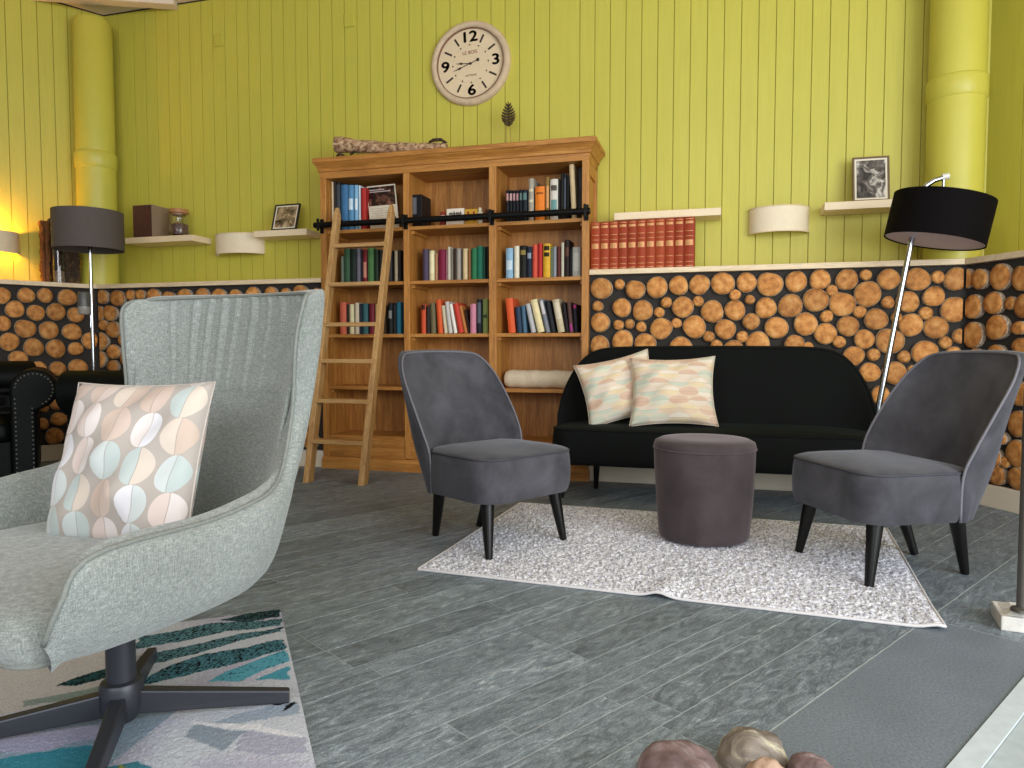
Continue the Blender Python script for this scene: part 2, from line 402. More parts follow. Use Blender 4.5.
def thing(name, label, cat, loc=(0, 0, 0), rotz=0, group=None):
    o = bpy.data.objects.new(name, None); COL.objects.link(o); o.empty_display_size = .05
    o.location = loc; o.rotation_euler = (0, 0, rotz)
    return setp(o, label, cat, group)

def struct(name, mb, mat, label, cat, **kw):
    return setp(obj(name, mb, mat, **kw), label, cat, kind='structure')

def clone(root, loc=None, rotz=None, label=None):
    r = root.copy(); COL.objects.link(r)
    if loc is not None: r.location = loc
    if rotz is not None: r.rotation_euler = (0, 0, rotz)
    if label: r['label'] = label
    for ch in list(root.children):
        c = ch.copy(); COL.objects.link(c); c.parent = r
        for g in list(ch.children):
            d = g.copy(); COL.objects.link(d); d.parent = c
    return r

def text_mesh(name, txt, size, mat, parent, M4, depth=.0012, bold=0.0):
    cu = bpy.data.curves.new(name, 'FONT'); cu.body = txt; cu.size = size; cu.extrude = depth
    cu.align_x = 'CENTER'; cu.align_y = 'CENTER'
    t = bpy.data.objects.new(name + '_tmp', cu); COL.objects.link(t)
    bpy.context.view_layer.update()
    me = bpy.data.meshes.new_from_object(t.evaluated_get(bpy.context.evaluated_depsgraph_get()))
    bpy.data.objects.remove(t); bpy.data.curves.remove(cu)
    if bold:                                  # heavier strokes: the glyph laid over itself, a hair aside
        bm = bmesh.new(); bm.from_mesh(me); src = bm.copy()
        for dx, dy in ((bold, 0), (-bold, 0), (0, bold), (0, -bold)):
            t2 = bpy.data.meshes.new('stroke'); src.to_mesh(t2); t2.transform(Matrix.Translation((dx, dy, 0))); bm.from_mesh(t2); bpy.data.meshes.remove(t2)
        bm.to_mesh(me); bm.free(); src.free()
    me.transform(M4); me.materials.clear(); me.materials.append(mat)
    o = bpy.data.objects.new(name, me); COL.objects.link(o); o.parent = parent
    return o

def cr(p, t):
    """Catmull-Rom through the rows of p at t in 0..len-1"""
    n = len(p) - 1; i = min(int(t), n - 1); f = t - i
    a, b, c, d = p[max(i - 1, 0)], p[i], p[i + 1], p[min(i + 2, n)]
    if i == 0: a = 2 * p[0] - p[1]
    if i + 2 > n: d = 2 * p[n] - p[n - 1]
    return .5 * (2 * b + (c - a) * f + (2 * a - 5 * b + 4 * c - d) * f * f + (3 * b - a - 3 * c + d) * f ** 3)

class Surf:
    """a smooth surface through a net of points; half a net is mirrored in x"""
    def __init__(s, half):
        h = np.array(half, float); m = h[::-1].copy(); m[..., 0] *= -1
        s.net = np.concatenate([h, m[1:]], 0)
        s.nu, s.nv = s.net.shape[0] - 1, s.net.shape[1] - 1
    def __call__(s, u, v):
        col = np.array([cr(s.net[:, j], u * s.nu) for j in range(s.nv + 1)])
        return cr(col, v * s.nv)
    def rows(s, nu, nv, v0=0, v1=1):
        out = []
        for i in range(nu + 1):
            col = np.array([cr(s.net[:, j], i / nu * s.nu) for j in range(s.nv + 1)])
            out.append([tuple(cr(col, (v0 + (v1 - v0) * k / nv) * s.nv)) for k in range(nv + 1)])
        return out

def flip_f(half):     # nets are written (x, forward, z); forward is local -y
    return [[(x, -f, z) for x, f, z in r] for r in half]
# light levels
AMB, GLOW, EXPO = .22, 42.0, 0.20
LIGHTS = [('window_light', (3.0, .1, 1.5), (-1.6, 3.4, 1.0), 3.4, 2.6, 215, (.90, .955, 1.0)),
          ('far_window_light', (-.6, -2.6, 2.1), (-2.6, 4.8, 1.9), 3.8, 2.0, 130, (.96, .98, 1.0))]  # second one is an added fill behind the camera, evening out the walls
# ------------------------------------------------------------------ the room: three walls of a hexagonal room
D, XL, XR, REC = 4.623, -4.7487, 1.3449, 0.35
LEDGE_Z, CEIL_Z = 1.376, 3.645
HX = .202                                    # green wall corner set back along the bisector
DIRS = {'back': (np.array([1., 0]), np.array([0, -1.]), np.array([XL, D])),
        'left': (np.array([.5, .8660254]), np.array([.8660254, -.5]), np.array([XL, D])),
        'right': (np.array([.5, -.8660254]), np.array([-.8660254, -.5]), np.array([XR, D]))}
ROTZ = {'back': 0.0, 'left': radians(60), 'right': radians(-60)}
def wp(w, s, d, z):
    """point of wall w: s along it, d out of it into the room, z up"""
    x, n, o = DIRS[w]; p = o + x * s + n * d
    return (p[0], p[1], z)
def wall_px(w, u, v, d=0.0):
    """(s, z) on the plane d in front of wall w, seen at photo position (u, v)"""
    x, n, o = DIRS[w]; P = on_plane(u, v, (n[0], n[1], 0), n @ (o + n * d))
    return float((P[:2] - o) @ x), float(P[2])

LEN_L, LEN_R, LEN_B = 3.2, 3.0, XR - XL
# floor: planks of mixed widths, every plank a raised face in the grout bed
fl = MB(); fl.add([(-9, -3, -.0012), (7, -3, -.0012), (7, 9, -.0012), (-9, 9, -.0012)], [(0, 1, 2, 3)], 1)
fl.add([(-9, -3, -.16), (7, -3, -.16), (7, 9, -.16), (-9, 9, -.16)], [(3, 2, 1, 0)], 1)
A58 = radians(58); tn, tt = np.array([sin(A58), -cos(A58)]), np.array([cos(A58), sin(A58)])
tones = [(.5, .5, .5, 1)] * 8
rt_ = random.Random(4)
widths = [.181, .117, .068, .065, .092, .12, .181, .10, .147, .181, .073, .117]
n0 = -.786; k = 0
while n0 > -8.6:
    w = widths[k % len(widths)]; t0 = -3.2 - rt_.random() * 1.1
    while t0 < 6.5:
        L = rt_.choice([.6, .9, 1.2, 1.2]); a, b = n0 - w + .0022, n0 - .0022
        q = [tn * b + tt * (t0 + .002), tn * b + tt * (t0 + L - .002), tn * a + tt * (t0 + L - .002), tn * a + tt * (t0 + .002)]
        c = rt_.random(); ox = rt_.random()
        fl.add([(p[0], p[1], 0) for p in q] + [(p[0], p[1], -.012) for p in q], [(3, 2, 1, 0), (0, 1, 5, 4), (1, 2, 6, 5), (2, 3, 7, 6), (3, 0, 4, 7)], 0)
        tones += [(.25 + .6 * c, ox, 0, 1)] * 8; t0 += L
    n0 -= w; k += 1
t0 = -3.2
for t1 in (2.52, 3.12, 3.72, 4.32, 4.92, 5.6):                  # the plain slabs that run beside the planks
    plain_slab = t1 < 2.6; a, b = (-.783, -.470)
    q = [tn * b + tt * (t0 + .003), tn * b + tt * (t1 - .003), tn * a + tt * (t1 - .003), tn * a + tt * (t0 + .003)]
    fl.add([(p[0], p[1], 0) for p in q] + [(p[0], p[1], -.012) for p in q], [(3, 2, 1, 0), (0, 1, 5, 4), (1, 2, 6, 5), (2, 3, 7, 6), (3, 0, 4, 7)], 2 if plain_slab else 0)
    tones += [(.5, .3, 0, 1)] * 8; t0 = t1
n0 = -.415
while n0 < 6:
    t0 = -3.2
    while t0 < 6:
        q = [tn * (n0 + .297) + tt * (t0 + .003), tn * (n0 + .297) + tt * (t0 + .597), tn * n0 + tt * (t0 + .597), tn * n0 + tt * (t0 + .003)]
        fl.add([(p[0], p[1], 0) for p in q] + [(p[0], p[1], -.012) for p in q], [(3, 2, 1, 0), (0, 1, 5, 4), (1, 2, 6, 5), (2, 3, 7, 6), (3, 0, 4, 7)], 3)
        tones += [(.5, .3, 0, 1)] * 8; t0 += .6
    n0 += .3
q = [tn * -.418 + tt * -3.2, tn * -.418 + tt * 2.52, tn * -.467 + tt * 2.52, tn * -.467 + tt * -3.2]
fl.add([(p[0], p[1], .004) for p in q] + [(p[0], p[1], -.012) for p in q], [(3, 2, 1, 0), (0, 1, 5, 4), (1, 2, 6, 5), (2, 3, 7, 6), (3, 0, 4, 7)], 4)
tones += [(.5, .5, 0, 1)] * 8
flo = struct('floor', fl, [MT['slate'], MT['grout'], MT['slab'], MT['pale_tile'], MT['edge_strip']], 'grey slate-look plank floor with pale grout lines and a smooth dark slab', 'floor', recalc=False)
ca = flo.data.color_attributes.new('tone', 'FLOAT_COLOR', 'POINT'); ca.data.foreach_set('color', [x for t in tones for x in t])

# green boarded walls: every board separated by a V groove
def boarded(name, w, s0, s1, grooves, label):
    m = MB(); prof = []
    for g in sorted(grooves):
        if s0 + .01 < g < s1 - .01: prof += [(g - .0028, 0), (g - .0018, .006), (g + .0018, .006), (g + .0028, 0)]
    prof = [(s0, 0)] + prof + [(s1, 0)]
    z0, z1 = LEDGE_Z - .02, CEIL_Z - .012
    rows = [[wp(w, s, -REC - d, z) for s, d in prof] for z in (z0, z1)]
    m.grid(rows)
    for i in range(len(prof) - 1):
        if prof[i][1] > .005 and prof[i + 1][1] > .005: m.mi[i] = 1
    m.add([wp(w, s0, -REC - .1, z0), wp(w, s1, -REC - .1, z0), wp(w, s1, -REC - .1, z1), wp(w, s0, -REC - .1, z1)], [(0, 1, 2, 3)])
    return struct(name, m, [MT['green'], MT['green_dark']], label, 'wall', recalc=False)
gb = [x - XL for x in (-4.806, -4.654, -4.54, -4.43, -4.317, -4.21, -4.105, -3.995, -3.887, -3.775, -3.665, -3.56, -3.455, -3.35, -3.245, -3.14, -3.035, -2.93, -2.825, -2.72, -2.615, -2.51, -2.405, -2.30,
     -2.194, -2.091, -1.982, -1.874, -1.775, -1.669, -1.565, -1.461, -1.355, -1.247, -1.139, -.926, -.822, -.717, -.612, -.506, -.4, -.294, -.188, -.081, .025, .132, .238, .344, .451, .558, .663, .769, .872, .978, 1.084, 1.188, 1.295, 1.4)]
boarded('wall_back', 'back', -HX, LEN_B + HX, gb, 'lime green boarded back wall above the log cladding')
boarded('wall_left', 'left', -LEN_L, HX, [-.163 + HX - .105 * k for k in range(0, 32)], 'lime green boarded wall running off beside the grey drum lamp')
boarded('wall_right', 'right', -HX, LEN_R, [.02 + .105 * k for k in range(0, 28)], 'shaded lime green boarded wall beyond the thick painted pipe')

# ceiling with a shadow gap and one beam
m = MB(); m.add([(-9, -2.5, CEIL_Z), (6, -2.5, CEIL_Z), (6, 6, CEIL_Z), (-9, 6, CEIL_Z), (-9, -2.5, CEIL_Z + .1), (6, -2.5, CEIL_Z + .1), (6, 6, CEIL_Z + .1), (-9, 6, CEIL_Z + .1)], [(0, 3, 2, 1), (4, 5, 6, 7)])
struct('ceiling', m, MT['ceiling'], 'pale pinkish ceiling', 'ceiling')
m = MB(); b0, b1 = on_z(125, 1, CEIL_Z - .05), on_z(171, 4, CEIL_Z - .05)
dirb = (b1 - b0) / np.linalg.norm(b1 - b0); nb_ = np.array([-dirb[1], dirb[0], 0]); e0 = b1 + dirb * .02; e1 = b0 - dirb * 3
m.hexa([tuple(e0 + [0, 0, 0]), tuple(e0 + nb_ * .1), tuple(e1 + nb_ * .1), tuple(e1)], [tuple(p + np.array([0, 0, .05])) for p in (e0, e0 + nb_ * .1, e1 + nb_ * .1, e1)])
struct('trim_4', m, MT['ceiling'], 'pale batten on the ceiling ending at the back wall', 'ceiling batten')
for i, (w, s0, s1) in enumerate((('back', -HX, LEN_B + HX), ('left', -LEN_L, HX), ('right', -HX, LEN_R))):
    m = MB(); m.hexa([wp(w, s0, -REC, CEIL_Z - .012), wp(w, s1, -REC, CEIL_Z - .012), wp(w, s1, -REC - .08, CEIL_Z - .012), wp(w, s0, -REC - .08, CEIL_Z - .012)],
                     [wp(w, s0, -REC, CEIL_Z), wp(w, s1, -REC, CEIL_Z), wp(w, s1, -REC - .08, CEIL_Z), wp(w, s0, -REC - .08, CEIL_Z)])
    struct('trim_%d' % (i + 1), m, MT['frame_dark'], 'dark shadow gap between the %s wall and the ceiling' % w if w == 'back' else 'dark shadow gap above the %s boarded wall' % ('lamp-lit' if w == 'left' else 'shaded'), 'trim')

# black backing boards, ledges and baseboards
PD = .032                                     # log faces stand this far out of the backing
def slab(m, w, s0, s1, d0, d1, z0, z1, e0=0.0, e1=0.0):
    """box on wall w from depth d0 (in front) to d1 (behind); e0/e1 shift the rear ends for mitres"""
    m.hexa([wp(w, s0, d0, z0), wp(w, s1, d0, z0), wp(w, s1 + e1, d1, z0), wp(w, s0 + e0, d1, z0)],
           [wp(w, s0, d0, z1), wp(w, s1, d0, z1), wp(w, s1 + e1, d1, z1), wp(w, s0 + e0, d1, z1)])
BK0, BK1 = -2.738 - XL, -.797 - XL           # bookcase recess on the back wall
T6 = tan(radians(30))
segs = [('back', 0, BK0 - .004, 0, 1), ('back', BK1 + .004, LEN_B, 1, 0), ('left', -LEN_L, 0, 1, 0), ('right', 0, LEN_R, 0, 1)]
nm = {0: 'behind the armchair', 1: 'behind the dark sofa', 2: 'behind the leather chairs', 3: 'beside the far velvet chair'}
for i, (w, s0, s1, sq0, sq1) in enumerate(segs):
    e0 = 0 if sq0 else -T6; e1 = 0 if sq1 else T6
    def mit(d): return d
    m = MB(); d0 = -.012 - PD; d1 = -REC
    slab(m, w, s0 + (0 if sq0 else -d0 * -T6), s1 + (0 if sq1 else -d0 * T6), d0, d0 - .05, .12, LEDGE_Z - .035, e0 * .05, e1 * .05)
    struct('wall_%s_cladding' % ['back_left', 'back_right', 'left', 'right'][i], m, MT['backing'], 'black backing board of the log cladding ' + nm[i], 'wall cladding')
    m = MB(); slab(m, w, s0, s1, 0, -REC + .001, LEDGE_Z - .033, LEDGE_Z, e0 * REC, e1 * REC)
    struct('trim_%d' % (i + 5), m, MT['ledge'], 'pale wooden ledge capping the log cladding ' + nm[i], 'ledge', bevel=.002)
    m = MB(); slab(m, w, s0, s1, -.012, -.1, 0, .122, e0 * .088, e1 * .088)
    struct('baseboard_%s' % ['back_left', 'back_right', 'left', 'right'][i], m, MT['baseboard'], 'white baseboard under the log cladding ' + nm[i], 'baseboard', bevel=.003)

# painted pipes in the corners
def pipe(label, c, r, zc, top):
    t = thing('painted_pipe', label, 'pipe', (c[0], c[1], LEDGE_Z), 0)
    h = top - LEDGE_Z
    m = MB(); m.lathe([(r * 1.02, 0), (r * 1.02, zc - LEDGE_Z), (r, zc - LEDGE_Z + .001), (r, h - .02), (r - .015, h), (0, h)], 48)
    m.v = [p for p in m.v]
    obj('pipe_shaft', m, MT['green_pipe'], t, smooth='auto')
    m = MB(); k = zc - LEDGE_Z
    m.lathe([(r * 1.02, k - .07), (r * 1.075, k - .06), (r * 1.085, k + .04), (r * 1.05, k + .055), (r, k + .06)], 48)
    obj('pipe_collar', m, MT['green_pipe'], t, smooth='auto')
    return t
pipe('thick lime green pipe in the corner behind the grey drum lamp', ((on_y(72, 100, 4.78)[0] + on_y(117, 100, 4.78)[0]) / 2, 4.78), .143, 2.39, 3.50)
pipe('thick lime green pipe in the corner behind the black drum lamp', ((on_y(929, 50, 4.80)[0] + on_y(987.5, 50, 4.80)[0]) / 2 + .0, 4.80), .147, 2.37, CEIL_Z - .02)

# ------------------------------------------------------------------ sawn logs in the cladding
LOGW = {'back': [], 'left': [], 'right': []}   # (s, z, r, aspect)
Z1 = [(170,195,88),(315,162,43),(442,205,78),(615,186,86),(788,172,78),(955,165,82),(140,337,44),(333,350,76),(500,372,83),(690,307,45),(633,387,43),(822,345,86),(945,298,44),(160,467,78),(308,488,43),(396,480,40),(488,503,43),(648,517,88),(770,473,43),(915,503,92),(155,650,78),(340,612,85),(522,640,87),(805,672,92)]
Z2 = [(262,155,92),(452,147,80),(640,162,100),(850,140,85),(178,380,90),(360,247,46),(480,285,39),(360,370,82),(607,352,84),(803,335,95),(283,522,82),(490,460,67),(692,510,90),(927,480,92),(150,580,46),(418,582,47),(545,635,95),(835,640,75),(212,652,48),(350,690,82)]
Z3 = [(242,172,82),(457,172,86),(608,135,46),(790,170,85),(208,335,97),(337,260,46),(418,370,100),(622,288,103),(785,355,50),(560,430,50),(692,490,88),(945,350,85),(855,475,42),(295,467,50),(465,545,83),(285,605,86),(395,672,50),(597,650,78),(800,665,105),(970,535,92),(145,720,48),(510,785,80)]
Z4 = [(175,235,95),(338,215,52),(490,232,95),(305,372,82),(242,505,53),(470,475,103),(322,620,92),(400,740,50),(525,690,64)]
Z5 = [(190,278,50),(435,295,50),(600,260,97),(160,420,80),(360,425,92),(245,600,72),(835,270,60),(505,400,40)]
def addlog(w, u, v, ru, rv, sq=None):
    s, z = wall_px(w, u, v, -.012); r = abs(wall_px(w, u, v - rv, -.012)[1] - wall_px(w, u, v + rv, -.012)[1]) / 2
    rs = abs(wall_px(w, u - ru, v, -.012)[0] - wall_px(w, u + ru, v, -.012)[0]) / 2
    asp = min(1.2, max(.85, rs / r)) if sq else 1.0
    if w == 'back' and s < BK0 and s + r * asp > BK0 - .008: s = BK0 - .008 - r * asp
    if all(hypot(s - a, z - b) > .62 * (r + c) for a, b, c, e in LOGW[w]): LOGW[w].append((s, z, r, asp))
for lst, ox, oy in ((Z1, 580, 264), (Z2, 690, 264), (Z3, 790, 258), (Z4, 896, 250), (Z5, 850, 320)):
    for x, y, r in lst: addlog('back', ox + x / 8, oy + y / 8, r / 8, r / 8)
for x, y, rx, ry in [(808,295,52,58),(932,305,60,65),(785,430,45,60),(872,425,55,65),(818,522,40,42),(898,558,56,65),(790,650,80,72),(905,735,55,60),(985,640,45,60)]: addlog('back', x / 8, 260 + y / 8, rx / 8, ry / 8, 1)
for x, y, rx, ry in [(775,235,75,70),(895,290,58,48),(1000,230,38,60)]: addlog('back', x / 8, 330 + y / 8, rx / 8, ry / 8, 1)
for x, y, rx, ry in [(157,200,38,42),(237,198,40,42),(345,210,57,60),(463,220,55,52),(592,210,62,60),(735,205,58,60),(862,208,58,61)]: addlog('back', 110 + x / 8, 270 + y / 8, rx / 8, ry / 8, 1)
for x, y, r in [(125,228,65),(275,215,72),(430,210,68),(553,200,48),(682,200,75),(820,195,44)]: addlog('back', 220 + x * .1172, 270 + y * .1172, r * .1172, r * .1172)
for x, y, rx, ry in [(175,35,33,40),(175,110,35,28),(160,190,40,45),(165,270,28,30),(140,345,45,50),(135,435,42,55),(95,495,28,38),(135,560,45,55),(72,575,26,30),(105,390,22,34),(205,448,30,40)]: addlog('back', 285 + x / 5.48, 340 + y / 5.48, rx / 5.48, ry / 5.48, 1)
for x, y, rx, ry in [(20,285,62,68),(212,283,72,62),(363,283,65,60),(540,300,80,66),(120,395,80,70),(290,422,75,65),(452,415,78,70),(608,440,68,62),(28,508,55,62),(205,550,88,75),(393,562,82,72),(578,575,82,65),(75,655,82,75),(270,700,82,75),(448,710,80,75),(608,710,65,52),(722,645,50,70)]: addlog('left', x / 8, 260 + y / 8, rx / 8, ry / 8, 1)
for x, y, rx, ry in [(148,230,80,65),(310,310,70,60),(465,310,68,60),(628,300,82,65),(530,440,50,70),(460,580,68,60),(355,620,30,40),(575,595,40,50),(475,715,70,55),(345,752,48,48)]: addlog('left', x / 8, 330 + y / 8, rx / 8, ry / 8, 1)
addlog('left', 55, 439, 8.3, 8.3)
for x, y, rx, ry in [(555,230,45,78),(662,232,68,85),(825,215,88,105),(1000,225,82,105),(605,455,68,100),(768,425,82,90),(903,425,46,55),(1015,450,72,100),(605,680,82,105),(800,620,92,100),(975,625,58,55),(1000,775,92,75)]: addlog('right', 896 + x / 8, 250 + y / 8, rx / 8, ry / 8, 1)
for x, y, rx, ry in [(50,24,48,44),(60,110,44,30),(155,95,48,32),(265,165,30,38),(258,278,42,56),(250,410,48,58),(240,540,44,60),(190,578,27,26),(152,650,40,48),(243,660,44,50),(178,475,26,28),(150,560,26,38)]: addlog('right', 960 + x * .2294, 330 + y * .2292, rx * .2294, ry * .2292, 1)
# logs behind the seats, where the photo shows only what fills the gaps
hid = {'back': [(BK1 + .05, LEN_B - .02, .16, .86), (.05, BK0 - .02, .16, 1.24), (.05, BK0 - .02, .16, 1.24), (.05, BK0 - .02, .16, 1.24)], 'left': [(-1.9, -.05, .16, .80)], 'right': [(.06, .75, .16, .60), (.55, 1.6, .16, 1.34), (.55, 1.6, .16, 1.34)]}
cap = {'back': 300 - 26 - 62 - sum(len(v) for v in LOGW.values()), 'left': 26, 'right': 60}
rl = random.Random(8)
for w in hid:
    got = 0
    for tr in range(9000):
        if got >= cap[w]: break
        s0, s1, z0, z1 = rl.choice(hid[w]); r = rl.choice([.075, .07, .065, .06, .05, .035]) if tr < 6000 else rl.choice([.035, .03, .04])
        s, z = rl.uniform(s0 + r, s1 - r), rl.uniform(z0 + r, z1 - r)
        u, v = seen_at(wp(w, s, 0, z))
        vis = not ((560 < u < 870 and 358 < v < 490) or (870 < u < 1010 and 365 < v < 495) or (135 < u < 296 and 306 < v < 470) or (-400 < u < 52 and 376 < v < 480) or (88 < u < 140 and 376 < v < 480) or u > 1040 or u < -20)
        if vis: continue
        if all(hypot(s - a, z - b) > r + c * max(1, e) + .004 for a, b, c, e in LOGW[w]): LOGW[w].append((s, z, r, 1.0)); got += 1
LOG_LABEL = {('back', 0): 'wide sawn log end in the cladding of the bookcase wall', ('back', 1): 'slim sawn branch end between wide logs in the cladding of the bookcase wall',
             ('left', 0): 'wide sawn log end in the cladding behind the leather chairs', ('left', 1): 'slim sawn branch end in the cladding behind the leather chairs',
             ('right', 0): 'wide sawn log end in the short cladding beside the far velvet chair', ('right', 1): 'slim sawn branch end in the short cladding beside the far velvet chair'}
def log_outline(seed, n=28):
    q = random.Random(seed); a = [(q.uniform(-.035, .035), q.uniform(-.03, .03), q.uniform(-.018, .018)) for _ in range(2)]
    return [1 + sum(a[0][k] * cos((k + 2) * t) + a[1][k] * sin((k + 2) * t) for k in range(3)) for t in (2 * pi * i / n for i in range(n))]
def log_meshes(seed, lim=None):
    rr = log_outline(seed); n = len(rr)
    def P(k, f, y):
        x, z = rr[k] * f * cos(2 * pi * k / n), rr[k] * f * sin(2 * pi * k / n)
        if lim: x = min(max(x, lim[0]), lim[1])
        return (x, y, z)
    m = MB(); rings = [[P(k, f, y) for k in range(n)] for f, y in ((.02, 0), (.5, 0), (.93, 0), (.965, .003))]
    m.grid(rings, True)
    m.f.append(tuple(range(n))); m.mi.append(0)
    b = MB(); b.grid([[P(k, .965, .003) for k in range(n)], [P(k, 1, .007) for k in range(n)], [P(k, 1, PD + .002) for k in range(n)]], True)
    return m, b
PROTO = {}
def place_log(w, s, z, r, asp, i):
    end = {'back': (0 - s, LEN_B - s), 'left': (-9, 0 - s), 'right': (0 - s, 9)}[w]
    cut = end[0] > -r * asp * 1.02 or end[1] < r * asp * 1.02
    lab = LOG_LABEL[(w, 0 if r > .052 else 1)]
    key = None if cut else i % 12
    if key in PROTO:
        o = PROTO[key].copy(); COL.objects.link(o)
        for ch in PROTO[key].children:
            c = ch.copy(); COL.objects.link(c); c.parent = o
    else:
        m, b = log_meshes(i, (end[0] / (r * asp), end[1] / (r * asp)) if cut else None)
        o = obj('log_end', m, MT['log'], smooth='auto', recalc=True); obj('bark', b, MT['bark'], o, smooth='auto')
        if key is not None: PROTO[key] = o
    q = random.Random(i * 7 + 1); o.location = wp(w, s, -.012 + q.uniform(-.004, .006), z)
    o.rotation_euler = (0, 0, ROTZ[w]); o.scale = (r * asp, 1, r)
    setp(o, lab, 'log', 'log ends set in the black cladding of the %s' % {'back': 'bookcase wall', 'left': 'leather chair wall', 'right': 'short wall'}[w] + (', slim' if r <= .052 else ''))
i = 0
for w in LOGW:
    for s, z, r, asp in LOGW[w]:
        if z + r > LEDGE_Z - .034: z = LEDGE_Z - .036 - r
        if z - r < .124: z = .124 + r
        place_log(w, s, z, r, asp, i); i += 1
print('logs', i)
# ------------------------------------------------------------------ bookcase
BX0, BX1 = -2.738, -.797; BC = (BX0 + BX1) / 2; BD = .335
POST = [(-2.738, -2.692), (-2.095, -2.05), (-1.473, -1.421), (-.843, -.797)]
BAY = [(-2.692, -2.095), (-2.05, -1.473), (-1.421, -.843)]
SH = [.245, .597, .970, 1.337, 1.712]; TOPZ = 2.075
bk = thing('bookcase', 'tall open pine bookcase of three bays recessed in the log cladding', 'bookcase', (BC, D, 0))
def bx(mb, x0, x1, y0, y1, z0, z1): return mb.box(x0 - BC, x1 - BC, y0, y1, z0, z1)
for x0, x1 in (POST[0], POST[3]):
    m = MB(); bx(m, x0, x1, 0, .05, .0, TOPZ + .0005); bx(m, x0 + (.016 if x0 < -2 else 0), x1 - (0 if x0 < -2 else .016), .05, BD - .04, .0, TOPZ + .04); bx(m, x0, x1, BD - .04, BD, 0, TOPZ + .04)
    bx(m, x0 + .003, x1 - .003, .05, BD - .04, 0, .2); bx(m, x0 + .003, x1 - .003, .05, BD - .04, TOPZ - .08, TOPZ + .04)
    obj('side_panel', m, MT['pine'], bk, bevel=.003)
for x0, x1 in POST[1:3]:
    obj('divider', bx(MB(), x0, x1, .002, BD, .09, TOPZ + .03), MT['pine'], bk, bevel=.003)
m = MB(); bx(m, BX0 + .02, BX1 - .02, BD - .014, BD - .002, .05, TOPZ + .03); obj('back_panel', m, MT['pine_back'], bk)
for k, (x0, x1) in enumerate(BAY):
    for z in SH:
        m = MB(); bx(m, x0 - .002, x1 + .002, .018, BD - .013, z - .024, z); o = obj('shelf', m, MT['pine_x'], bk, bevel=.002)
        if z > .3:
            for xs in ((x0, x0 + .018), (x1 - .018, x1)):
                c = MB(); bx(c, xs[0], xs[1], .05, BD - .03, z - .046, z - .0245); obj('cleat', c, MT['pine_x'], o)
    m = MB(); bx(m, x0 - .002, x1 + .002, .01, .03, .085, .2205); obj('bottom_board', m, MT['pine_x'], bk, bevel=.002)
m = MB(); bx(m, BX0, BX1, -.0, BD, TOPZ, TOPZ + .045); obj('header', m, MT['pine_x'], bk, bevel=.002)
def moulding(name, prof, mat):
    m = MB(); rings = []
    for d, z in prof: rings.append([(BX0 - BC - d * .55, BD, z), (BX0 - BC - d * .55, -d, z), (BX1 - BC + d, -d, z), (BX1 - BC + d, BD, z)])
    m.grid(rings); m.f.append(tuple(len(m.v) - 4 + k for k in range(4))); m.mi.append(0); m.f.append((3, 2, 1, 0)); m.mi.append(0)
    return obj(name, m, mat, bk)
moulding('cornice', [(.001, 2.10), (.004, 2.118), (.014, 2.122), (.014, 2.138), (.022, 2.15), (.036, 2.166), (.044, 2.176), (.052, 2.18), (.052, 2.206), (.046, 2.212)], MT['pine_x'])
moulding('plinth', [(.012, 0), (.012, .062), (.008, .072), (.001, .085)], MT['pine_x'])
m = MB(); m.tube([(BX0 - BC - .02, -.045, 1.742), (BX1 - BC + .015, -.045, 1.742)],   .021, 16); rail = obj('ladder_rail', m, MT['black'], bk, smooth='auto')
for x in (-2.722, -2.072, -1.447, -.812):
    m = MB(); m.box(x - BC - .011, x - BC + .011, -.064, -.001, 1.722, 1.762); m.box(x - BC - .014, x - BC + .014, -.012, -.001, 1.69, 1.79); m.box(x - BC - .009, x - BC + .009, -.066, -.055, 1.70, 1.785)
    obj('bracket', m, MT['black'], rail, bevel=.002)

# ladder leaning on the rail
ld = thing('library_ladder', 'pale pine ladder leaning on the black rail of the bookcase', 'ladder', (-2.345, 4.10, 0))
tx = (-2.552 + 2.345, -2.14 + 2.345); LB_, LT_ = -2.542 + 2.345, -2.149 + 2.345
def stile(xb, xt):
    m = MB(); yt = 4.54 - 4.10; w, dp = .021, .034
    m.hexa([(xb - w, -dp, 0), (xb + w, -dp, 0), (xb + w, dp, 0), (xb - w, dp, 0)], [(xt - w * .8, yt - dp - .005, 1.785), (xt + w * .8, yt - dp - .005, 1.785), (xt + w * .8, yt + dp - .012, 1.785), (xt - w * .8, yt + dp - .012, 1.785)])
    m.hexa([(xt - w * .8, yt - dp - .005, 1.785), (xt + w * .8, yt - dp - .005, 1.785), (xt + w * .8, yt + dp - .012, 1.785), (xt - w * .8, yt + dp - .012, 1.785)],
           [(xt - w * .5, yt - .016, 1.846), (xt + w * .5, yt - .016, 1.846), (xt + w * .5, yt + .008, 1.846), (xt - w * .5, yt + .008, 1.846)])
    return obj('stile', m, MT['ladder'], ld, bevel=.004)
stile(LB_, tx[0]); stile(LT_, tx[1])
for v in (246, 284.5, 324.5, 361, 401, 442):
    # where that rung's height lies on the sloping plane of the ladder
    z = .3
    for _ in range(20):
        yy = 4.10 + .44 * z / 1.8; z = on_y(350, v, yy)[2]
    yy = .44 * z / 1.8; m = MB(); f = z / 1.8
    m.box(LB_ + (tx[0] - LB_) * f + .012, LT_ + (tx[1] - LT_) * f - .012, yy - .042, yy + .036, z - .0135, z + .0135); obj('rung', m, MT['ladder_x'], ld, bevel=.003)
# iron hooks that hold it on the rail
for x in tx:
    m = MB(); m.tube([(x, .425, 1.70), (x, .46, 1.775), (x, .478, 1.781), (x, .497, 1.764), (x, .496, 1.745)], .006, 8); obj('rail_hook', m, MT['black'], ld, smooth=True)

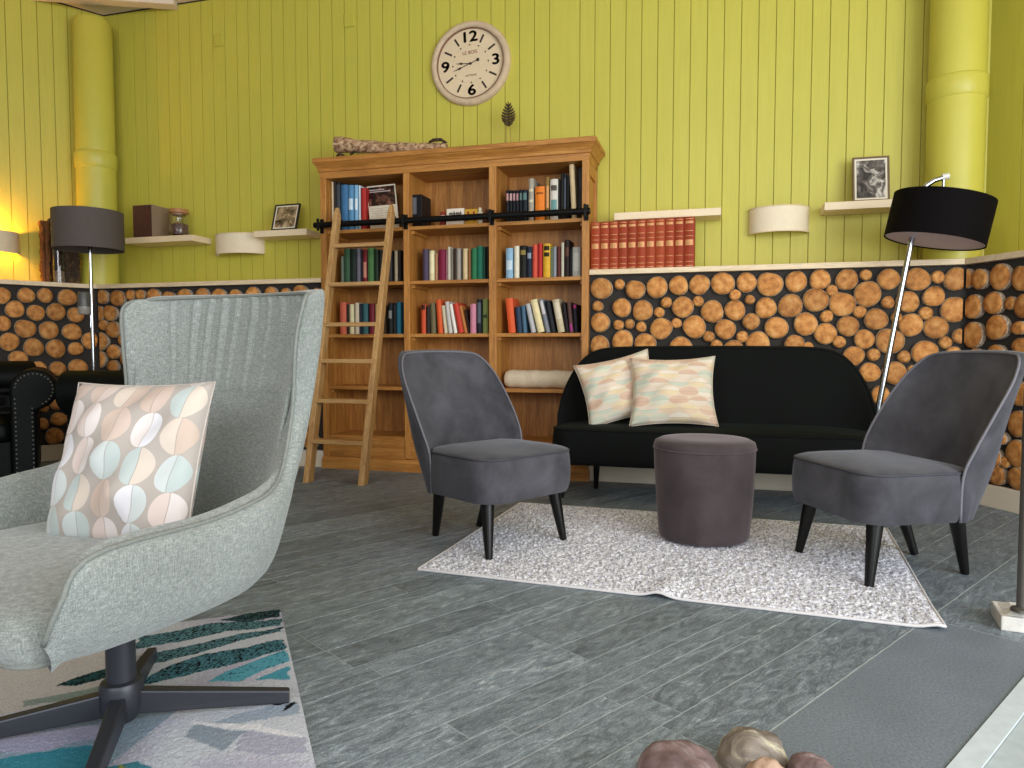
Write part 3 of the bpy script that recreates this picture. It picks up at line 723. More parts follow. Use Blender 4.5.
# ------------------------------------------------------------------ books
ORD = ['first', 'second', 'third', 'fourth', 'fifth', 'sixth', 'seventh', 'eighth', 'ninth', 'tenth', 'eleventh', 'twelfth', 'thirteenth', 'fourteenth', 'fifteenth', 'sixteenth']
def make_book(x0, x1, h, z, yf, depth, col, lean, label, group, band=None, cat='book', top=None):
    """spine towards the room; lean = shift of the top in metres (negative: towards the ladder)"""
    w = max(x1 - x0, .009); ang = atan2(lean, h)
    hh = h / max(cos(ang), .7) - (w * abs(sin(ang)))
    o_x = 0 if lean <= 0 else w
    m = MB(); t = min(.003, w * .22); a, b = -o_x, w - o_x
    m.box(a, a + t, .004, depth, 0, hh); m.box(b - t, b, .004, depth, 0, hh)
    n = 8; sp = [(a + w * k / n, .004 - min(.010, w * .28) * sin(pi * k / n)) for k in range(n + 1)]
    m.prism(sp + [(b, .008), (a, .008)], 'z', 0, hh)
    o = obj('book', m, tint(col), smooth='auto', recalc=True)
    o.location = (x0 if lean <= 0 else x1, yf, z); o.rotation_euler = (0, ang, 0)
    p = MB(); p.box(a + t, b - t, .009, depth - .004, .003, hh - .003); obj('page_block', p, MT['paper'], o)
    for bz0, bz1, bc in (band or []):
        q = MB(); sp2 = [(x, y - .0012) for x, y in sp]
        q.prism(sp2[1:-1] + [(b - w / n, .004), (a + w / n, .004)], 'z', hh * bz0, hh * bz1); obj('spine_label', q, tint(bc) if bc != 'gold' else MT['gold'], o, smooth='auto')
    return setp(o, label, cat, group)

def shelf_row(bay, zi, rowname, bayname, items, ox, oy, k, yf=.07, skip=0):
    """items: (x0, x1, y top, colour, words, lean px, label bands) read off the photo, from the ladder side on"""
    z = SH[zi]; prev = BAY[bay][0] + .004
    for i, it in enumerate(items):
        x0, x1, yt, col, wd = it[:5]; lean = it[5] if len(it) > 5 else 0; band = it[6] if len(it) > 6 else None
        yy = D + yf + rnd.uniform(-.006, .012)
        vt = oy + yt / k; vb = seen_at((BC, D + .03, z))[1]
        X0, X1 = on_y(ox + x0 / k, (vt + vb) / 2, yy)[0], on_y(ox + x1 / k, (vt + vb) / 2, yy)[0]
        h = on_y(ox + (x0 + x1) / 2 / k, vt, yy)[2] - z
        L = lean / k / F_PX * 5.0
        X0 = max(X0, prev + .0006) if not lean else X0
        X1 = min(max(X1, X0 + .010), BAY[bay][1] - .003)
        make_book(X0, X1 - .0008, min(h, .36), z + .001, yy, rnd.uniform(.15, .2), col, L, '%s, %s from the %s, %s, %s' % (wd, ORD[i], 'outer end' if bay == 0 else 'ladder', rowname, bayname), 'books in the ' + bayname + ' of the bookcase', band)
        prev = X1
B0, B1, B2 = 'ladder bay', 'middle bay', 'sofa bay'
R1, R2, R3 = 'rail shelf', 'second shelf', 'third shelf'
shelf_row(0, 3, R2, B0, [(78,98,120,'#6d7a68','grey green book'),(100,145,62,'#3c5f45','thick green book'),(147,190,65,'#1d2a22','very dark green book'),(193,221,64,'#6d6b78','grey lilac book'),(222,238,74,'#2f2433','thin dark violet book'),(240,270,70,'#7a2026','dark red book with a pink label',0,[(.15,.62,'#c98a74')]),(275,317,60,'#4f7d49','mid green book'),(320,352,68,'#20301f','blackish green book'),(355,384,80,'#171514','black book'),(386,412,100,'#9a8468','tan book'),(416,452,78,'#2f2a28','charcoal book'),(470,494,80,'#b6a888','pale cream book'),(496,516,74,'#2b201c','thin dark brown book')], 330, 240, 7.31)
shelf_row(0, 2, R3, B0, [(72,118,455,'#cf6a4f','coral red book'),(120,138,470,'#2e2520','thin dark book'),(141,175,470,'#d8cda2','cream book'),(181,212,460,'#cfc0a6','ivory book'),(213,231,465,'#1f2536','thin navy book'),(233,277,465,'#355f63','teal book'),(286,325,465,'#6e1d2c','wine red book'),(330,355,470,'#b38d5c','tan book'),(360,392,475,'#5b4634','brown book'),(424,456,460,'#1b1a1c','black book with grey print',0,[(.5,.75,'#84827f')]),(458,482,470,'#201c1e','plain black book'),(486,519,455,'#2e7790','teal blue book')], 330, 240, 7.31)
shelf_row(1, 3, R2, B1, [(145,180,155,'#4d4257','slate violet book'),(183,220,165,'#e0d2a4','cream book',0,[(.25,.9,'#ece0b5')]),(223,243,182,'#b98663','thin salmon book'),(246,290,158,'#7a1d3a','magenta red book'),(291,303,165,'#c79193','thin pink book'),(304,321,140,'#c8bfab','tall pale grey book'),(323,341,150,'#8a8173','grey book'),(344,358,150,'#39261d','thin dark brown book'),(360,388,150,'#9c948a','silver grey book'),(389,397,155,'#1d1a1a','very thin black book'),(399,432,152,'#d2b98c','sand coloured book'),(434,452,160,'#8a5b33','brown book'),(456,490,150,'#2c7048','bright green book'),(491,528,136,'#1f6b52','sea green book'),(529,545,140,'#1c4a38','thin dark green book'),(547,567,140,'#141a17','black book')], 400, 225, 6.4)
shelf_row(1, 2, R3, B1, [(135,165,510,'#c9512f','red orange book with a dark head',0,[(.82,.99,'#3a1712')]),(168,190,520,'#2d2320','dark brown book'),(196,230,500,'#6d6446','olive book',-6),(242,274,478,'#d65a2a','tall orange book',-14),(282,302,515,'#cbbf9f','cream book',-20),(310,336,490,'#c9c3bd','pale grey book',-26),(344,366,505,'#ece6da','white book',-34),(374,408,498,'#c4402f','red book',-40),(412,432,515,'#b9743c','rust patterned book',-40),(436,444,540,'#2d1d15','thin dark book',-24),(448,487,505,'#cf8799','pink book'),(491,522,475,'#20252b','black book with a white stripe',0,[(.3,.9,'#59616a')]),(529,563,475,'#7c8a4e','olive green book',0,[(.45,.55,'#3c4a2a')])], 400, 225, 6.4)
shelf_row(2, 3, R2, B2, [(106,155,122,'#8fb6cd','light blue book',0,[(.3,.6,'#c6d9e2')]),(161,194,108,'#e2dac3','cream book'),(199,244,105,'#1d1b17','thick black book with a gold patch',0,[(.72,.86,'#8f7b3f')]),(246,279,112,'#1d2636','navy book',0,[(.62,.8,'#8c98a8')]),(283,318,98,'#d2543f','coral red book'),(320,350,90,'#b8312c','bright red book'),(355,403,92,'#d9a92f','yellow book with a black printed head',0,[(.62,.74,'#2b2412'),(.8,.93,'#2b2412')]),(405,419,115,'#68765c','thin grey green book'),(421,443,112,'#8b9194','grey book'),(445,472,110,'#5a2a24','maroon book'),(475,494,85,'#c2bda8','tall pale book'),(499,529,66,'#251b18','tall dark brown book',0,[(.55,.8,'#5d3a2d')]),(531,548,130,'#151414','thin black book'),(551,604,115,'#aeaba2','wide grey white book',0,[(.2,.8,'#c4c1b8')])], 490, 230, 6.68)
shelf_row(2, 2, R3, B2, [(124,172,455,'#df5f33','thick orange book',-22),(182,214,512,'#2b3f55','navy book',-14),(220,246,505,'#4b6a80','steel blue book',-14),(276,306,490,'#b7b7b8','silver grey book',-42),(320,366,460,'#e1d3a3','wide cream book with rows of print',-54,[(.12,.9,'#ead9a6')]),(374,402,460,'#7c8088','grey and black book',-50,[(.55,.95,'#cfc9c4')]),(406,440,470,'#1f2023','black book',-42),(456,502,460,'#c5b795','sand coloured book',-42,[(.4,.9,'#d9ccb0')]),(506,528,482,'#201a1a','black book with red print',-26),(534,558,480,'#5a3f38','brown book with a magenta foot',-22,[(.04,.3,'#a23b7c')]),(564,588,495,'#23222b','dark book with a magenta head',-12,[(.85,.98,'#a12e63')])], 490, 230, 6.68)
shelf_row(2, 4, R1, B2, [(135,161,345,'#15171d','slim black volume with a rose head',0,[(.68,.9,'#b98d8d')]),(163,189,345,'#14161b','slim black volume with a pale rose head',0,[(.68,.9,'#c9a5a0')]),(191,217,345,'#15171d','slim black volume with a pinkish head',0,[(.68,.9,'#b98d8d')]),(219,245,345,'#14161b','slim black volume with a dull rose head',0,[(.68,.9,'#a87f80')]),(247,272,340,'#161a1e','slim black volume with a grey green head',0,[(.68,.9,'#6c8079')]),(274,318,340,'#1a2226','black volume with a teal grey head',0,[(.68,.9,'#5a7874')]),(328,373,245,'#a79f8d','tall ribbed silver beige book',0,[(.2,.26,'#d8cfae'),(.45,.51,'#d8cfae'),(.7,.76,'#d8cfae')]),(386,465,313,'#e8812a','thick orange book',0,[(.78,.83,'#8f4a18')]),(470,506,232,'#8a6a33','ornate brown gold book',0,[(.3,.8,'gold')]),(513,579,250,'#d5cfc2','wide white book with a teal patch',0,[(.25,.5,'#6f9a96'),(.72,.85,'#57524a')]),(582,600,250,'#15130f','thin black book'),(602,626,200,'#1a1817','tall black book'),(628,650,205,'#24262b','tall black book with white print',0,[(.1,.9,'#4d545e')]),(652,672,215,'#100f10','thin tall black book'),(698,740,108,'#dcc396','tall cream book leaning on the black panel',-24)], 490, 150, 8.53, .06)
shelf_row(0, 4, R1, B0, [(250,267,415,'#cbb793','thin cream book'),(269,284,415,'#3b3430','thin grey brown book'),(286,326,420,'#161a1f','black book with white print',0,[(.35,.95,'#3a4148')]),(328,383,440,'#3f6f99','wide blue book'),(385,429,442,'#5589b0','mid blue book with white title',0,[(.45,.7,'#c7dbe8')]),(431,464,442,'#7fb0d2','light blue book with white title',0,[(.45,.7,'#dce8ee')]),(466,484,445,'#c3d3da','thin pale blue book'),(486,529,465,'#a82a26','red book')], 300, 130, 8, .055)
# the black panel-like folder at the end of the rail shelf
x0, x1 = on_y(576, 180, D + .05)[0], on_y(582.5, 180, D + .05)[0]
m = MB(); m.box(0, .03, 0, .22, 0, .33); o = obj('document_binder', m, MT['black'], smooth='auto', bevel=.003); o.location = (BAY[2][1] - .034, D + .05, SH[4] + .001)
setp(o, 'tall black binder at the sofa side end of the rail shelf', 'binder'); m = MB(); m.box(.003, .027, .004, .216, .004, .326); m.box(.006, .024, -.001, .01, .2, .3); obj('binder_label', m, tint('#26262a'), o)
# magazine standing open-faced beside the blue books
a = on_y(370.5, 221, D + .06); b = on_y(399, 221, D + .03); hgt = .318
mz = thing('magazine', 'cream magazine with a dark cover picture leaning beside the blue books', 'magazine', (a[0], a[1], SH[4] + .001), 0)
vx = Vector((b[0] - a[0], b[1] - a[1], 0)); wv = vx.length; up = Vector((-.022, .055, hgt)); mz.rotation_euler = (0, 0, atan2(vx.y, vx.x)); wv = wv
def sheet(mb, u0, u1, w0, w1, y0, y1, shear):
    P = lambda u, w, y: (u + shear * w, y + .055 * w / hgt, w)
    mb.hexa([P(u0, w0, y0), P(u1, w0, y0), P(u1, w0, y1), P(u0, w0, y1)], [P(u0, w1, y0), P(u1, w1, y0), P(u1, w1, y1), P(u0, w1, y1)])
sh_ = -.21
m = MB(); sheet(m, 0, wv, 0, hgt, 0, .006, sh_); obj('cover', m, tint('#ded2bc'), mz)
m = MB(); sheet(m, .006, wv - .008, hgt * .53, hgt * .965, -.0012, .001, sh_); obj('cover_picture', m, photo_mat('cover_picture_print', '#120b0b', '#2a1512', '#8a5a48', 1.7), mz)
m = MB(); sheet(m, .02, wv - .04, hgt * .84, hgt * .865, -.0022, .0, sh_); sheet(m, .02, wv - .09, hgt * .885, hgt * .91, -.0022, .0, sh_); obj('title', m, tint('#b8aaa6'), mz)
m = MB()
for k in range(6): sheet(m, .018, wv - .02 - .012 * (k % 3), hgt * (.46 - .055 * k), hgt * (.467 - .055 * k), -.001, .001, sh_)
obj('print_lines', m, tint('#a39a86'), mz)
# black slip-case book standing skew in the middle bay
a = on_y(409.8, 217, D + .06)
m = MB(); m.box(0, .088, 0, .17, 0, .225); o = obj('book', m, tint('#141416', .45), bevel=.004, loc=(a[0] + .002, a[1], SH[4] + .001)); setp(o, 'thick black slipcased book standing alone on the rail shelf of the middle bay', 'book')
q = MB(); q.box(.02, .05, -.0015, .004, .09, .205); obj('spine_label', q, tint('#5d6066'), o); q = MB(); q.box(.005, .083, .006, .17, .2245, .2262); obj('page_block', q, tint('#2a2a2c'), o)
# small things beside it
cz = SH[4] + .001
a, b = on_y(446, 214, D + .05), on_y(463.5, 214, D + .05)
cd = thing('place_card', 'small white card with a black scrawl on the rail shelf', 'card', (a[0], a[1], cz)); w = b[0] - a[0]
m = MB(); m.hexa([(0, 0, 0), (w, 0, 0), (w, .03, 0), (0, .03, 0)], [(0, .018, .115), (w, .018, .115), (w, .02, .115), (0, .02, .115)]); obj('card', m, tint('#e4d8c8'), cd)
m = MB(); pts = [(w * (.14 + .72 * k / 22), (.0085 + .0036)+ .0006 * sin(k) - .0015 ,   .078 + .013 * sin(k * 2.3) + .004 * sin(k * 5.1)) for k in range(23)]; m.tube(pts, .0028, 6); obj('scrawl', m, MT['black'], cd, smooth=True)
a = on_y(444, 214, D + .09); m = MB(); m.lathe([(.0, 0), (.022, 0), (.024, .07), (.018, .098), (0, .10)], 16); o = obj('red_cup', m, tint('#8a2f28'), smooth='auto', loc=(a[0] - .005, a[1], cz)); setp(o, 'small red pot half hidden behind the white card', 'pot'); q = MB(); q.lathe([(.0236, .05), (.0242, .06), (.0243, .075)], 16); obj('pale_band', q, tint('#d9b9a8'), o, smooth=True)
a, b = on_y(464.5, 214, D + .06), on_y(477, 214, D + .06)
o = obj('patterned_box', MB().box(0, b[0] - a[0], 0, .06, 0, .105), tint('#c99a34'), bevel=.004, loc=(a[0], a[1], cz)); setp(o, 'small yellow floral box beside the white card', 'box')
q = MB(); w = b[0] - a[0]
for fx, fz in ((.2, .3), (.5, .6), (.8, .3), (.3, .75), (.75, .75)): q.lathe([(0, 0), (.009, 0), (.008, .002), (0, .0022)], 8, (0, 0, 0)) if False else q.tube([(w * fx, .001, .105 * fz), (w * fx, -.0018, .105 * fz)], .0095, 8)
obj('flower_print', q, tint('#8a3a2a'), o)
a, b = on_y(476.5, 213, D + .06), on_y(482, 213, D + .06)
o = obj('small_bottle', MB().lathe([(0, 0), (.02, 0), (.021, .075), (.012, .092), (.012, .112), (0, .113)], 16), tint('#d8d0b4'), smooth='auto', loc=((a[0] + b[0]) / 2, a[1] + .02, cz)); setp(o, 'tiny pale bottle beside the yellow floral box', 'bottle'); q = MB(); q.lathe([(.0214, .05), (.0217, .06), (.0214, .072)], 16); obj('bottle_label', q, tint('#7d8a63'), o, smooth=True)
o = obj('wooden_figure', MB().lathe([(0, 0), (.024, 0), (.026, .03), (.018, .075), (.008, .10), (0, .104)], 14), tint('#5b3a24'), smooth='auto', loc=(on_y(486, 213, D + .07)[0] - .004, D + .09, cz)); setp(o, 'small dark brown cone at the end of the middle rail shelf', 'ornament'); q = MB(); q.lathe([(.0258, .026), (.0268, .03), (.0258, .034)], 14); obj('carved_ring', q, tint('#7a5434'), o, smooth=True)
# rolled blanket
a, b = on_y(506, 381, D + .12), on_y(578, 381, D + .12)
bl = thing('rolled_blanket', 'rolled cream blanket on the low shelf of the sofa side bay', 'blanket', ((a[0] + b[0]) / 2, D + .135, SH[1] + .062)); w = (b[0] - a[0]) / 2
m = MB(); n = 22; m.tube([(-w, 0, 0), (-w + .012, 0, 0)] + [(-w + .03 + (2 * w - .06) * k / n, .002 * sin(k * 1.3), .0015 * sin(k * .9)) for k in range(n + 1)] + [(w - .012, 0, 0), (w, 0, 0)], [.05, .058] + [.061 + .001 * sin(k * 1.7) for k in range(n + 1)] + [.058, .05], 28, flat=1.0)
obj('roll', m, MT['blanket'], bl, smooth='auto')
m = MB(); m.tube([(-w - .002, .05 * .02 * k * cos(k * .5), .05 * .02 * k * sin(k * .5)) for k in range(2, 48)], .003, 6); obj('spiral_edge', m, tint('#e2d6bd'), bl, smooth=True)
# eleven red volumes on the ledge
ex = [on_y(590.5 + k, 245, D + .05)[0] for k in (0, 9.3, 18.4, 27.6, 36.8, 46.1, 55.2, 64.5, 74.2, 83.8, 93.4, 104)]
for k in range(11):
    h = on_y(594 + 9.5 * k, 222.5 - .55 * k, D + .05)[2] - LEDGE_Z
    make_book(ex[k] + .0006, ex[k + 1] - .0006, h, LEDGE_Z + .001, D + .05 + rnd.uniform(-.002, .004), .19, rnd.choice(['#9e3f22', '#963a1f', '#a34526']), 0, 'red gilt volume on the ledge, %s from the bookcase in the row of eleven' % ORD[k], 'red volumes on the ledge',
              [(.03, .045, 'gold'), (.11, .122, 'gold'), (.24, .25, 'gold'), (.44, .55, 'gold'), (.62, .63, 'gold'), (.72, .732, 'gold'), (.87, .92, 'gold'), (.955, .967, 'gold')])
# ------------------------------------------------------------------ seating
def seat_block(hw, f0, f1, z0, z1, crown, rc, n=9, nx=14, notch=0.0):
    """upholstered seat: rounded plan, piped edge at z1, crowned top"""
    out = []
    for k in range(n + 1):
        t = pi / 2 * k / n; out.append((hw - rc + rc * cos(t), f1 - rc + rc * sin(t)))
    plan = [(hw - notch, f0)] + [(hw, f0 + (f1 - rc - f0) * k / 4) for k in range(1, 4)] + out
    plan = plan + [(-x, f) for x, f in plan[::-1]]
    m = MB(); rings = []
    cx_, cf_ = 0, (f0 + f1) / 2
    def ring(s, z, bulge=0): return [((x) * s + bulge * (x / hw), -(cf_ + (f - cf_) * s + bulge * ((f - cf_) / (f1 - cf_) if f > cf_ else 0)), z) for x, f in plan]
    rings.append(ring(.9, z0)); rings.append(ring(.97, z0)); rings.append(ring(.992, z0 + .012))
    for k in range(1, 5): rings.append(ring(1, z0 + (z1 - z0) * k / 5, .006 * sin(pi * k / 5)))
    rings.append(ring(.998, z1))
    edge = rings[-1]
    for s_ in (.985, .95, .88, .75, .55, .3, .05): rings.append(ring(s_, z1 + crown * (1 - s_ ** 2.6) ** .6))
    m.grid(rings, True); L = len(plan); m.f.append(tuple(range(L))); m.mi.append(0); m.f.append(tuple(len(m.v) - L + k for k in range(L))[::-1]); m.mi.append(0)
    return m, edge
def leg(parent, top, bot, r0, r1, mat, name='leg'):
    m = MB(); m.tube([top, ((top[0] + bot[0]) / 2, (top[1] + bot[1]) / 2, (top[2] + bot[2]) / 2), bot], [r0, (r0 + r1) / 2, r1], 20); return obj(name, m, mat, parent, smooth='auto')
def shell_from(outer, inner, nu, nv):
    so, si = Surf(flip_f(outer)), Surf(flip_f(inner))
    m = MB(); a = so.rows(nu, nv); b = si.rows(nu, nv)
    m.grid([ra + rb[1:] for ra, rb in zip(a, b)]); return m, so, si
# --- grey velvet side chairs
R_ = [(.262,-.09,.235),(.274,-.085,.40),(.286,-.12,.50),(.286,-.2,.63),(.272,-.285,.748),(.228,-.35,.828),(.155,-.378,.846),(0,-.395,.85)]
O3 = [(.268,-.105,.235),(.281,-.105,.395),(.292,-.145,.492),(.290,-.232,.62),(.274,-.312,.735),(.230,-.38,.812),(.155,-.412,.83),(0,-.43,.834)]
O2 = [(.262,-.12,.235),(.270,-.135,.34),(.270,-.18,.40),(.250,-.245,.45),(.212,-.285,.50),(.165,-.315,.53),(.105,-.335,.55),(0,-.345,.55)]
O1 = [(.25,-.135,.235),(.240,-.155,.235),(.228,-.175,.235),(.2,-.205,.235),(.165,-.235,.235),(.125,-.26,.235),(.08,-.275,.235),(0,-.285,.235)]
I1 = [(.25,-.095,.235),(.256,-.095,.39),(.265,-.135,.485),(.262,-.222,.61),(.25,-.30,.72),(.21,-.35,.795),(.148,-.368,.813),(0,-.385,.817)]
I2 = [(.22,-.105,.235),(.235,-.11,.33),(.240,-.135,.41),(.222,-.2,.49),(.190,-.245,.54),(.150,-.278,.58),(.105,-.297,.60),(0,-.307,.60)]
I3 = [(.18,-.11,.235),(.2,-.11,.26),(.205,-.135,.32),(.182,-.18,.36),(.152,-.212,.37),(.115,-.238,.37),(.08,-.253,.37),(0,-.263,.37)]
outer = [list(t) for t in zip(O1, O2, O3, R_)]; inner = [list(t) for t in zip(R_, I1, I2, I3)]
def side_chair(label, loc, rotz):
    t = thing('side_chair', label, 'chair', loc, rotz, None)
    m, so, si = shell_from(outer, inner, 56, 14)
    obj('backrest', m, MT['velvet_grey'], t, smooth=True, merge=True)
    rid = si.rows(56, 1); m = MB(); m.tube([r[0] for r in rid], .0052, 8); obj('back_piping', m, MT['piping_pale'], t, smooth=True)
    m, edge = seat_block(.268, -.165, .288, .235, .415, .034, .10, notch=.065); s = obj('seat', m, MT['velvet_grey'], t, smooth='auto', angle=60)
    m = MB(); m.tube(edge + [edge[0]], .0045, 8); obj('seat_piping', m, MT['piping_grey'], s, smooth=True)
    for sx in (-1, 1):
        leg(t, (sx * .195, -.205, .24), (sx * .222, -.245, .0), .030, .0155, MT['black_satin'])
        leg(t, (sx * .16, .165, .24), (sx * .132, .238, .0), .030, .0155, MT['black_satin'])
    return t
RUGZ = .016
c1 = side_chair('grey velvet side chair standing near the bookcase, turned away from the ladder', (-.970, 3.065, .0), atan2(.853, .522))
c2 = side_chair('grey velvet side chair facing the bookcase, beside the black drum lamp', (.664, 3.115, .0), atan2(-.896, .445))
c1['group'] = c2['group'] = 'grey velvet side chairs on the pale rug'
for c in (c1, c2): c.location.z = .003
# --- dark velvet sofa
sx_ = .89
R_ = [(.87,.02,.205),(.885,.02,.42),(.885,-.02,.50),(.862,-.085,.62),(.805,-.15,.745),(.725,-.19,.828),(.62,-.215,.862),(.4,-.225,.87),(0,-.23,.872)]
O3 = [(.88,-.005,.205),(.897,-.005,.415),(.897,-.05,.495),(.875,-.12,.61),(.815,-.19,.735),(.73,-.24,.818),(.62,-.268,.85),(.4,-.278,.858),(0,-.28,.86)]
O2 = [(.875,-.03,.205),(.885,-.05,.34),(.88,-.1,.40),(.855,-.165,.46),(.795,-.225,.51),(.715,-.262,.55),(.61,-.278,.57),(.4,-.284,.57),(0,-.285,.57)]
O1 = [(.86,-.05,.205),(.855,-.09,.205),(.845,-.125,.205),(.82,-.175,.205),(.77,-.21,.205),(.70,-.235,.205),(.6,-.245,.205),(.4,-.25,.205),(0,-.25,.205)]
I1 = [(.855,.015,.205),(.862,.01,.40),(.86,-.025,.48),(.838,-.085,.595),(.785,-.14,.715),(.712,-.175,.795),(.612,-.198,.828),(.4,-.207,.835),(0,-.212,.838)]
I2 = [(.82,.005,.205),(.83,.0,.33),(.822,-.03,.40),(.80,-.07,.47),(.755,-.11,.53),(.69,-.135,.57),(.6,-.15,.60),(.4,-.158,.61),(0,-.16,.61)]
I3 = [(.78,0,.205),(.79,-.0,.26),(.785,-.02,.31),(.765,-.045,.34),(.725,-.07,.36),(.67,-.09,.37),(.59,-.1,.37),(.4,-.105,.37),(0,-.105,.37)]
sf = thing('sofa', 'black green velvet sofa with a curved back against the log cladding', 'sofa', (-.035, 4.305, 0), 0)
m, so, si = shell_from([list(t) for t in zip(O1, O2, O3, R_)], [list(t) for t in zip(R_, I1, I2, I3)], 80, 14)
obj('backrest', m, MT['velvet_black'], sf, smooth=True, merge=True)
m = MB(); m.tube([r[0] for r in si.rows(80, 1)], .006, 8); obj('back_piping', m, MT['velvet_black'], sf, smooth=True)
m, edge = seat_block(.875, -.2, .31, .205, .405, .03, .12, notch=.06); s = obj('seat', m, MT['velvet_black'], sf, smooth='auto', angle=60)
m = MB(); m.tube(edge + [edge[0]], .005, 8); obj('seat_piping', m, MT['velvet_black'], s, smooth=True)
for q in (-1, 1):
    leg(sf, (q * .79, -.2, .21), (q * .82, -.235, 0), .024, .013, MT['black_satin']); leg(sf, (q * .66, .06, .21), (q * .67, .09, 0), .024, .013, MT['black_satin'])
# --- round footstool
p = thing('round_pouf', 'round taupe velvet pouf on the pale rug in front of the sofa', 'pouf', (-.044, 3.325, RUGZ + .003), 0)
m = MB(); m.lathe([(0, 0), (.175, 0), (.193, .006), (.200, .02), (.207, .10), (.214, .22), (.220, .33), (.2225, .405)], 72); m.v = [(x * (1 + .008 * sin(7 * atan2(y, x) + z * 9) + .005 * sin(15 * atan2(y, x))), y * (1 + .008 * sin(7 * atan2(y, x) + z * 9) + .005 * sin(15 * atan2(y, x))), z) for x, y, z in m.v]
obj('side_cover', m, MT['velvet_taupe'], p, smooth='auto', angle=60)
m = MB(); m.lathe([(.2225, .405), (.2235, .418), (.218, .434), (.195, .446), (.14, .45), (.07, .449), (0, .448)], 72); obj('top_cushion', m, MT['velvet_taupe'], p, smooth=True)
m = MB(); m.tube([(  .2235 * cos(2 * pi * k / 72), .2235 * sin(2 * pi * k / 72), .405) for k in range(73)], .004, 8); obj('piping', m, MT['velvet_taupe'], p, smooth=True)

# --- swivel wing armchair
AC = thing('swivel_armchair', 'big grey green woven wing armchair on a black four-star foot', 'armchair', (*ab(-.89, 1.60), .013), YAW - radians(25))
N = { # outer bottom, outer low, outer mid, outer edge, ridge, inner edge, inner mid, inner foot
 0: [(.27,.33,.33),(.31,.352,.332),(.345,.37,.34),(.368,.385,.372),(.376,.400,.400),(.358,.388,.40),(.33,.36,.385),(.29,.34,.37)],
 1: [(.27,.31,.328),(.335,.335,.345),(.385,.36,.385),(.412,.385,.448),(.412,.396,.466),(.392,.38,.462),(.355,.35,.43),(.31,.32,.39)],
 2: [(.28,.25,.326),(.378,.28,.358),(.424,.305,.44),(.432,.338,.515),(.420,.345,.532),(.388,.328,.537),(.352,.30,.46),(.325,.28,.40)],
 3: [(.30,.1,.325),(.388,.1,.362),(.414,.1,.445),(.412,.1,.512),(.395,.1,.529),(.360,.1,.535),(.336,.1,.47),(.32,.1,.40)],
 4: [(.295,0,.325),(.382,0,.366),(.405,-.02,.455),(.404,-.035,.525),(.388,-.02,.541),(.354,-.02,.548),(.326,-.01,.47),(.315,0,.40)],
 5: [(.285,-.05,.325),(.364,-.065,.372),(.388,-.09,.47),(.388,-.105,.535),(.372,-.088,.552),(.340,-.085,.558),(.314,-.06,.48),(.305,-.05,.40)],
 6: [(.265,-.085,.325),(.342,-.112,.38),(.356,-.155,.49),(.353,-.178,.565),(.34,-.155,.58),(.313,-.16,.578),(.297,-.115,.49),(.29,-.085,.40)],
 7: [(.235,-.11,.325),(.31,-.145,.385),(.322,-.21,.54),(.319,-.245,.64),(.31,-.21,.645),(.287,-.22,.635),(.275,-.16,.52),(.265,-.12,.40)],
 8: [(.20,-.13,.325),(.28,-.185,.40),(.304,-.258,.59),(.301,-.295,.72),(.292,-.248,.725),(.270,-.258,.70),(.262,-.205,.56),(.245,-.15,.40)],
 9: [(.17,-.145,.325),(.25,-.23,.41),(.284,-.295,.65),(.302,-.335,.87),(.302,-.25,.875),(.28,-.275,.85),(.245,-.245,.63),(.215,-.175,.40)],
10: [(.14,-.16,.325),(.21,-.262,.42),(.25,-.328,.69),(.296,-.362,.970),(.315,-.266,.970),(.288,-.295,.945),(.222,-.278,.68),(.18,-.197,.40)],
11: [(.1,-.175,.325),(.148,-.288,.43),(.185,-.355,.71),(.248,-.405,.985),(.272,-.322,.990),(.242,-.34,.962),(.17,-.30,.70),(.14,-.212,.40)],
12: [(.05,-.18,.325),(.075,-.305,.44),(.09,-.372,.72),(.12,-.44,.985),(.13,-.378,.996),(.122,-.375,.962),(.09,-.313,.70),(.075,-.222,.40)],
13: [(0,-.18,.325),(0,-.31,.44),(0,-.378,.72),(0,-.452,.985),(0,-.392,.996),(0,-.385,.962),(0,-.318,.70),(0,-.225,.40)]}
net = [N[k] for k in range(14)]
so = Surf(flip_f([r[:5] for r in net])); si = Surf(flip_f([r[4:] for r in net]))
NU = 110
a, b = so.rows(NU, 20), si.rows(NU, 20)
m = MB(); m.grid([ra + rb[1:] for ra, rb in zip(a, b)])
m.f.append(tuple(len(a[0] + b[0][1:]) * i for i in range(NU + 1))); m.mi.append(0)
obj('shell', m, MT['weave'], AC, smooth='auto', angle=70, merge=True)
m = MB(); m.tube([tuple(np.array(r[0]) + np.array([0, 0, .001])) for r in b], .0045, 10); obj('edge_piping', m, MT['weave_pipe'], AC, smooth=True)
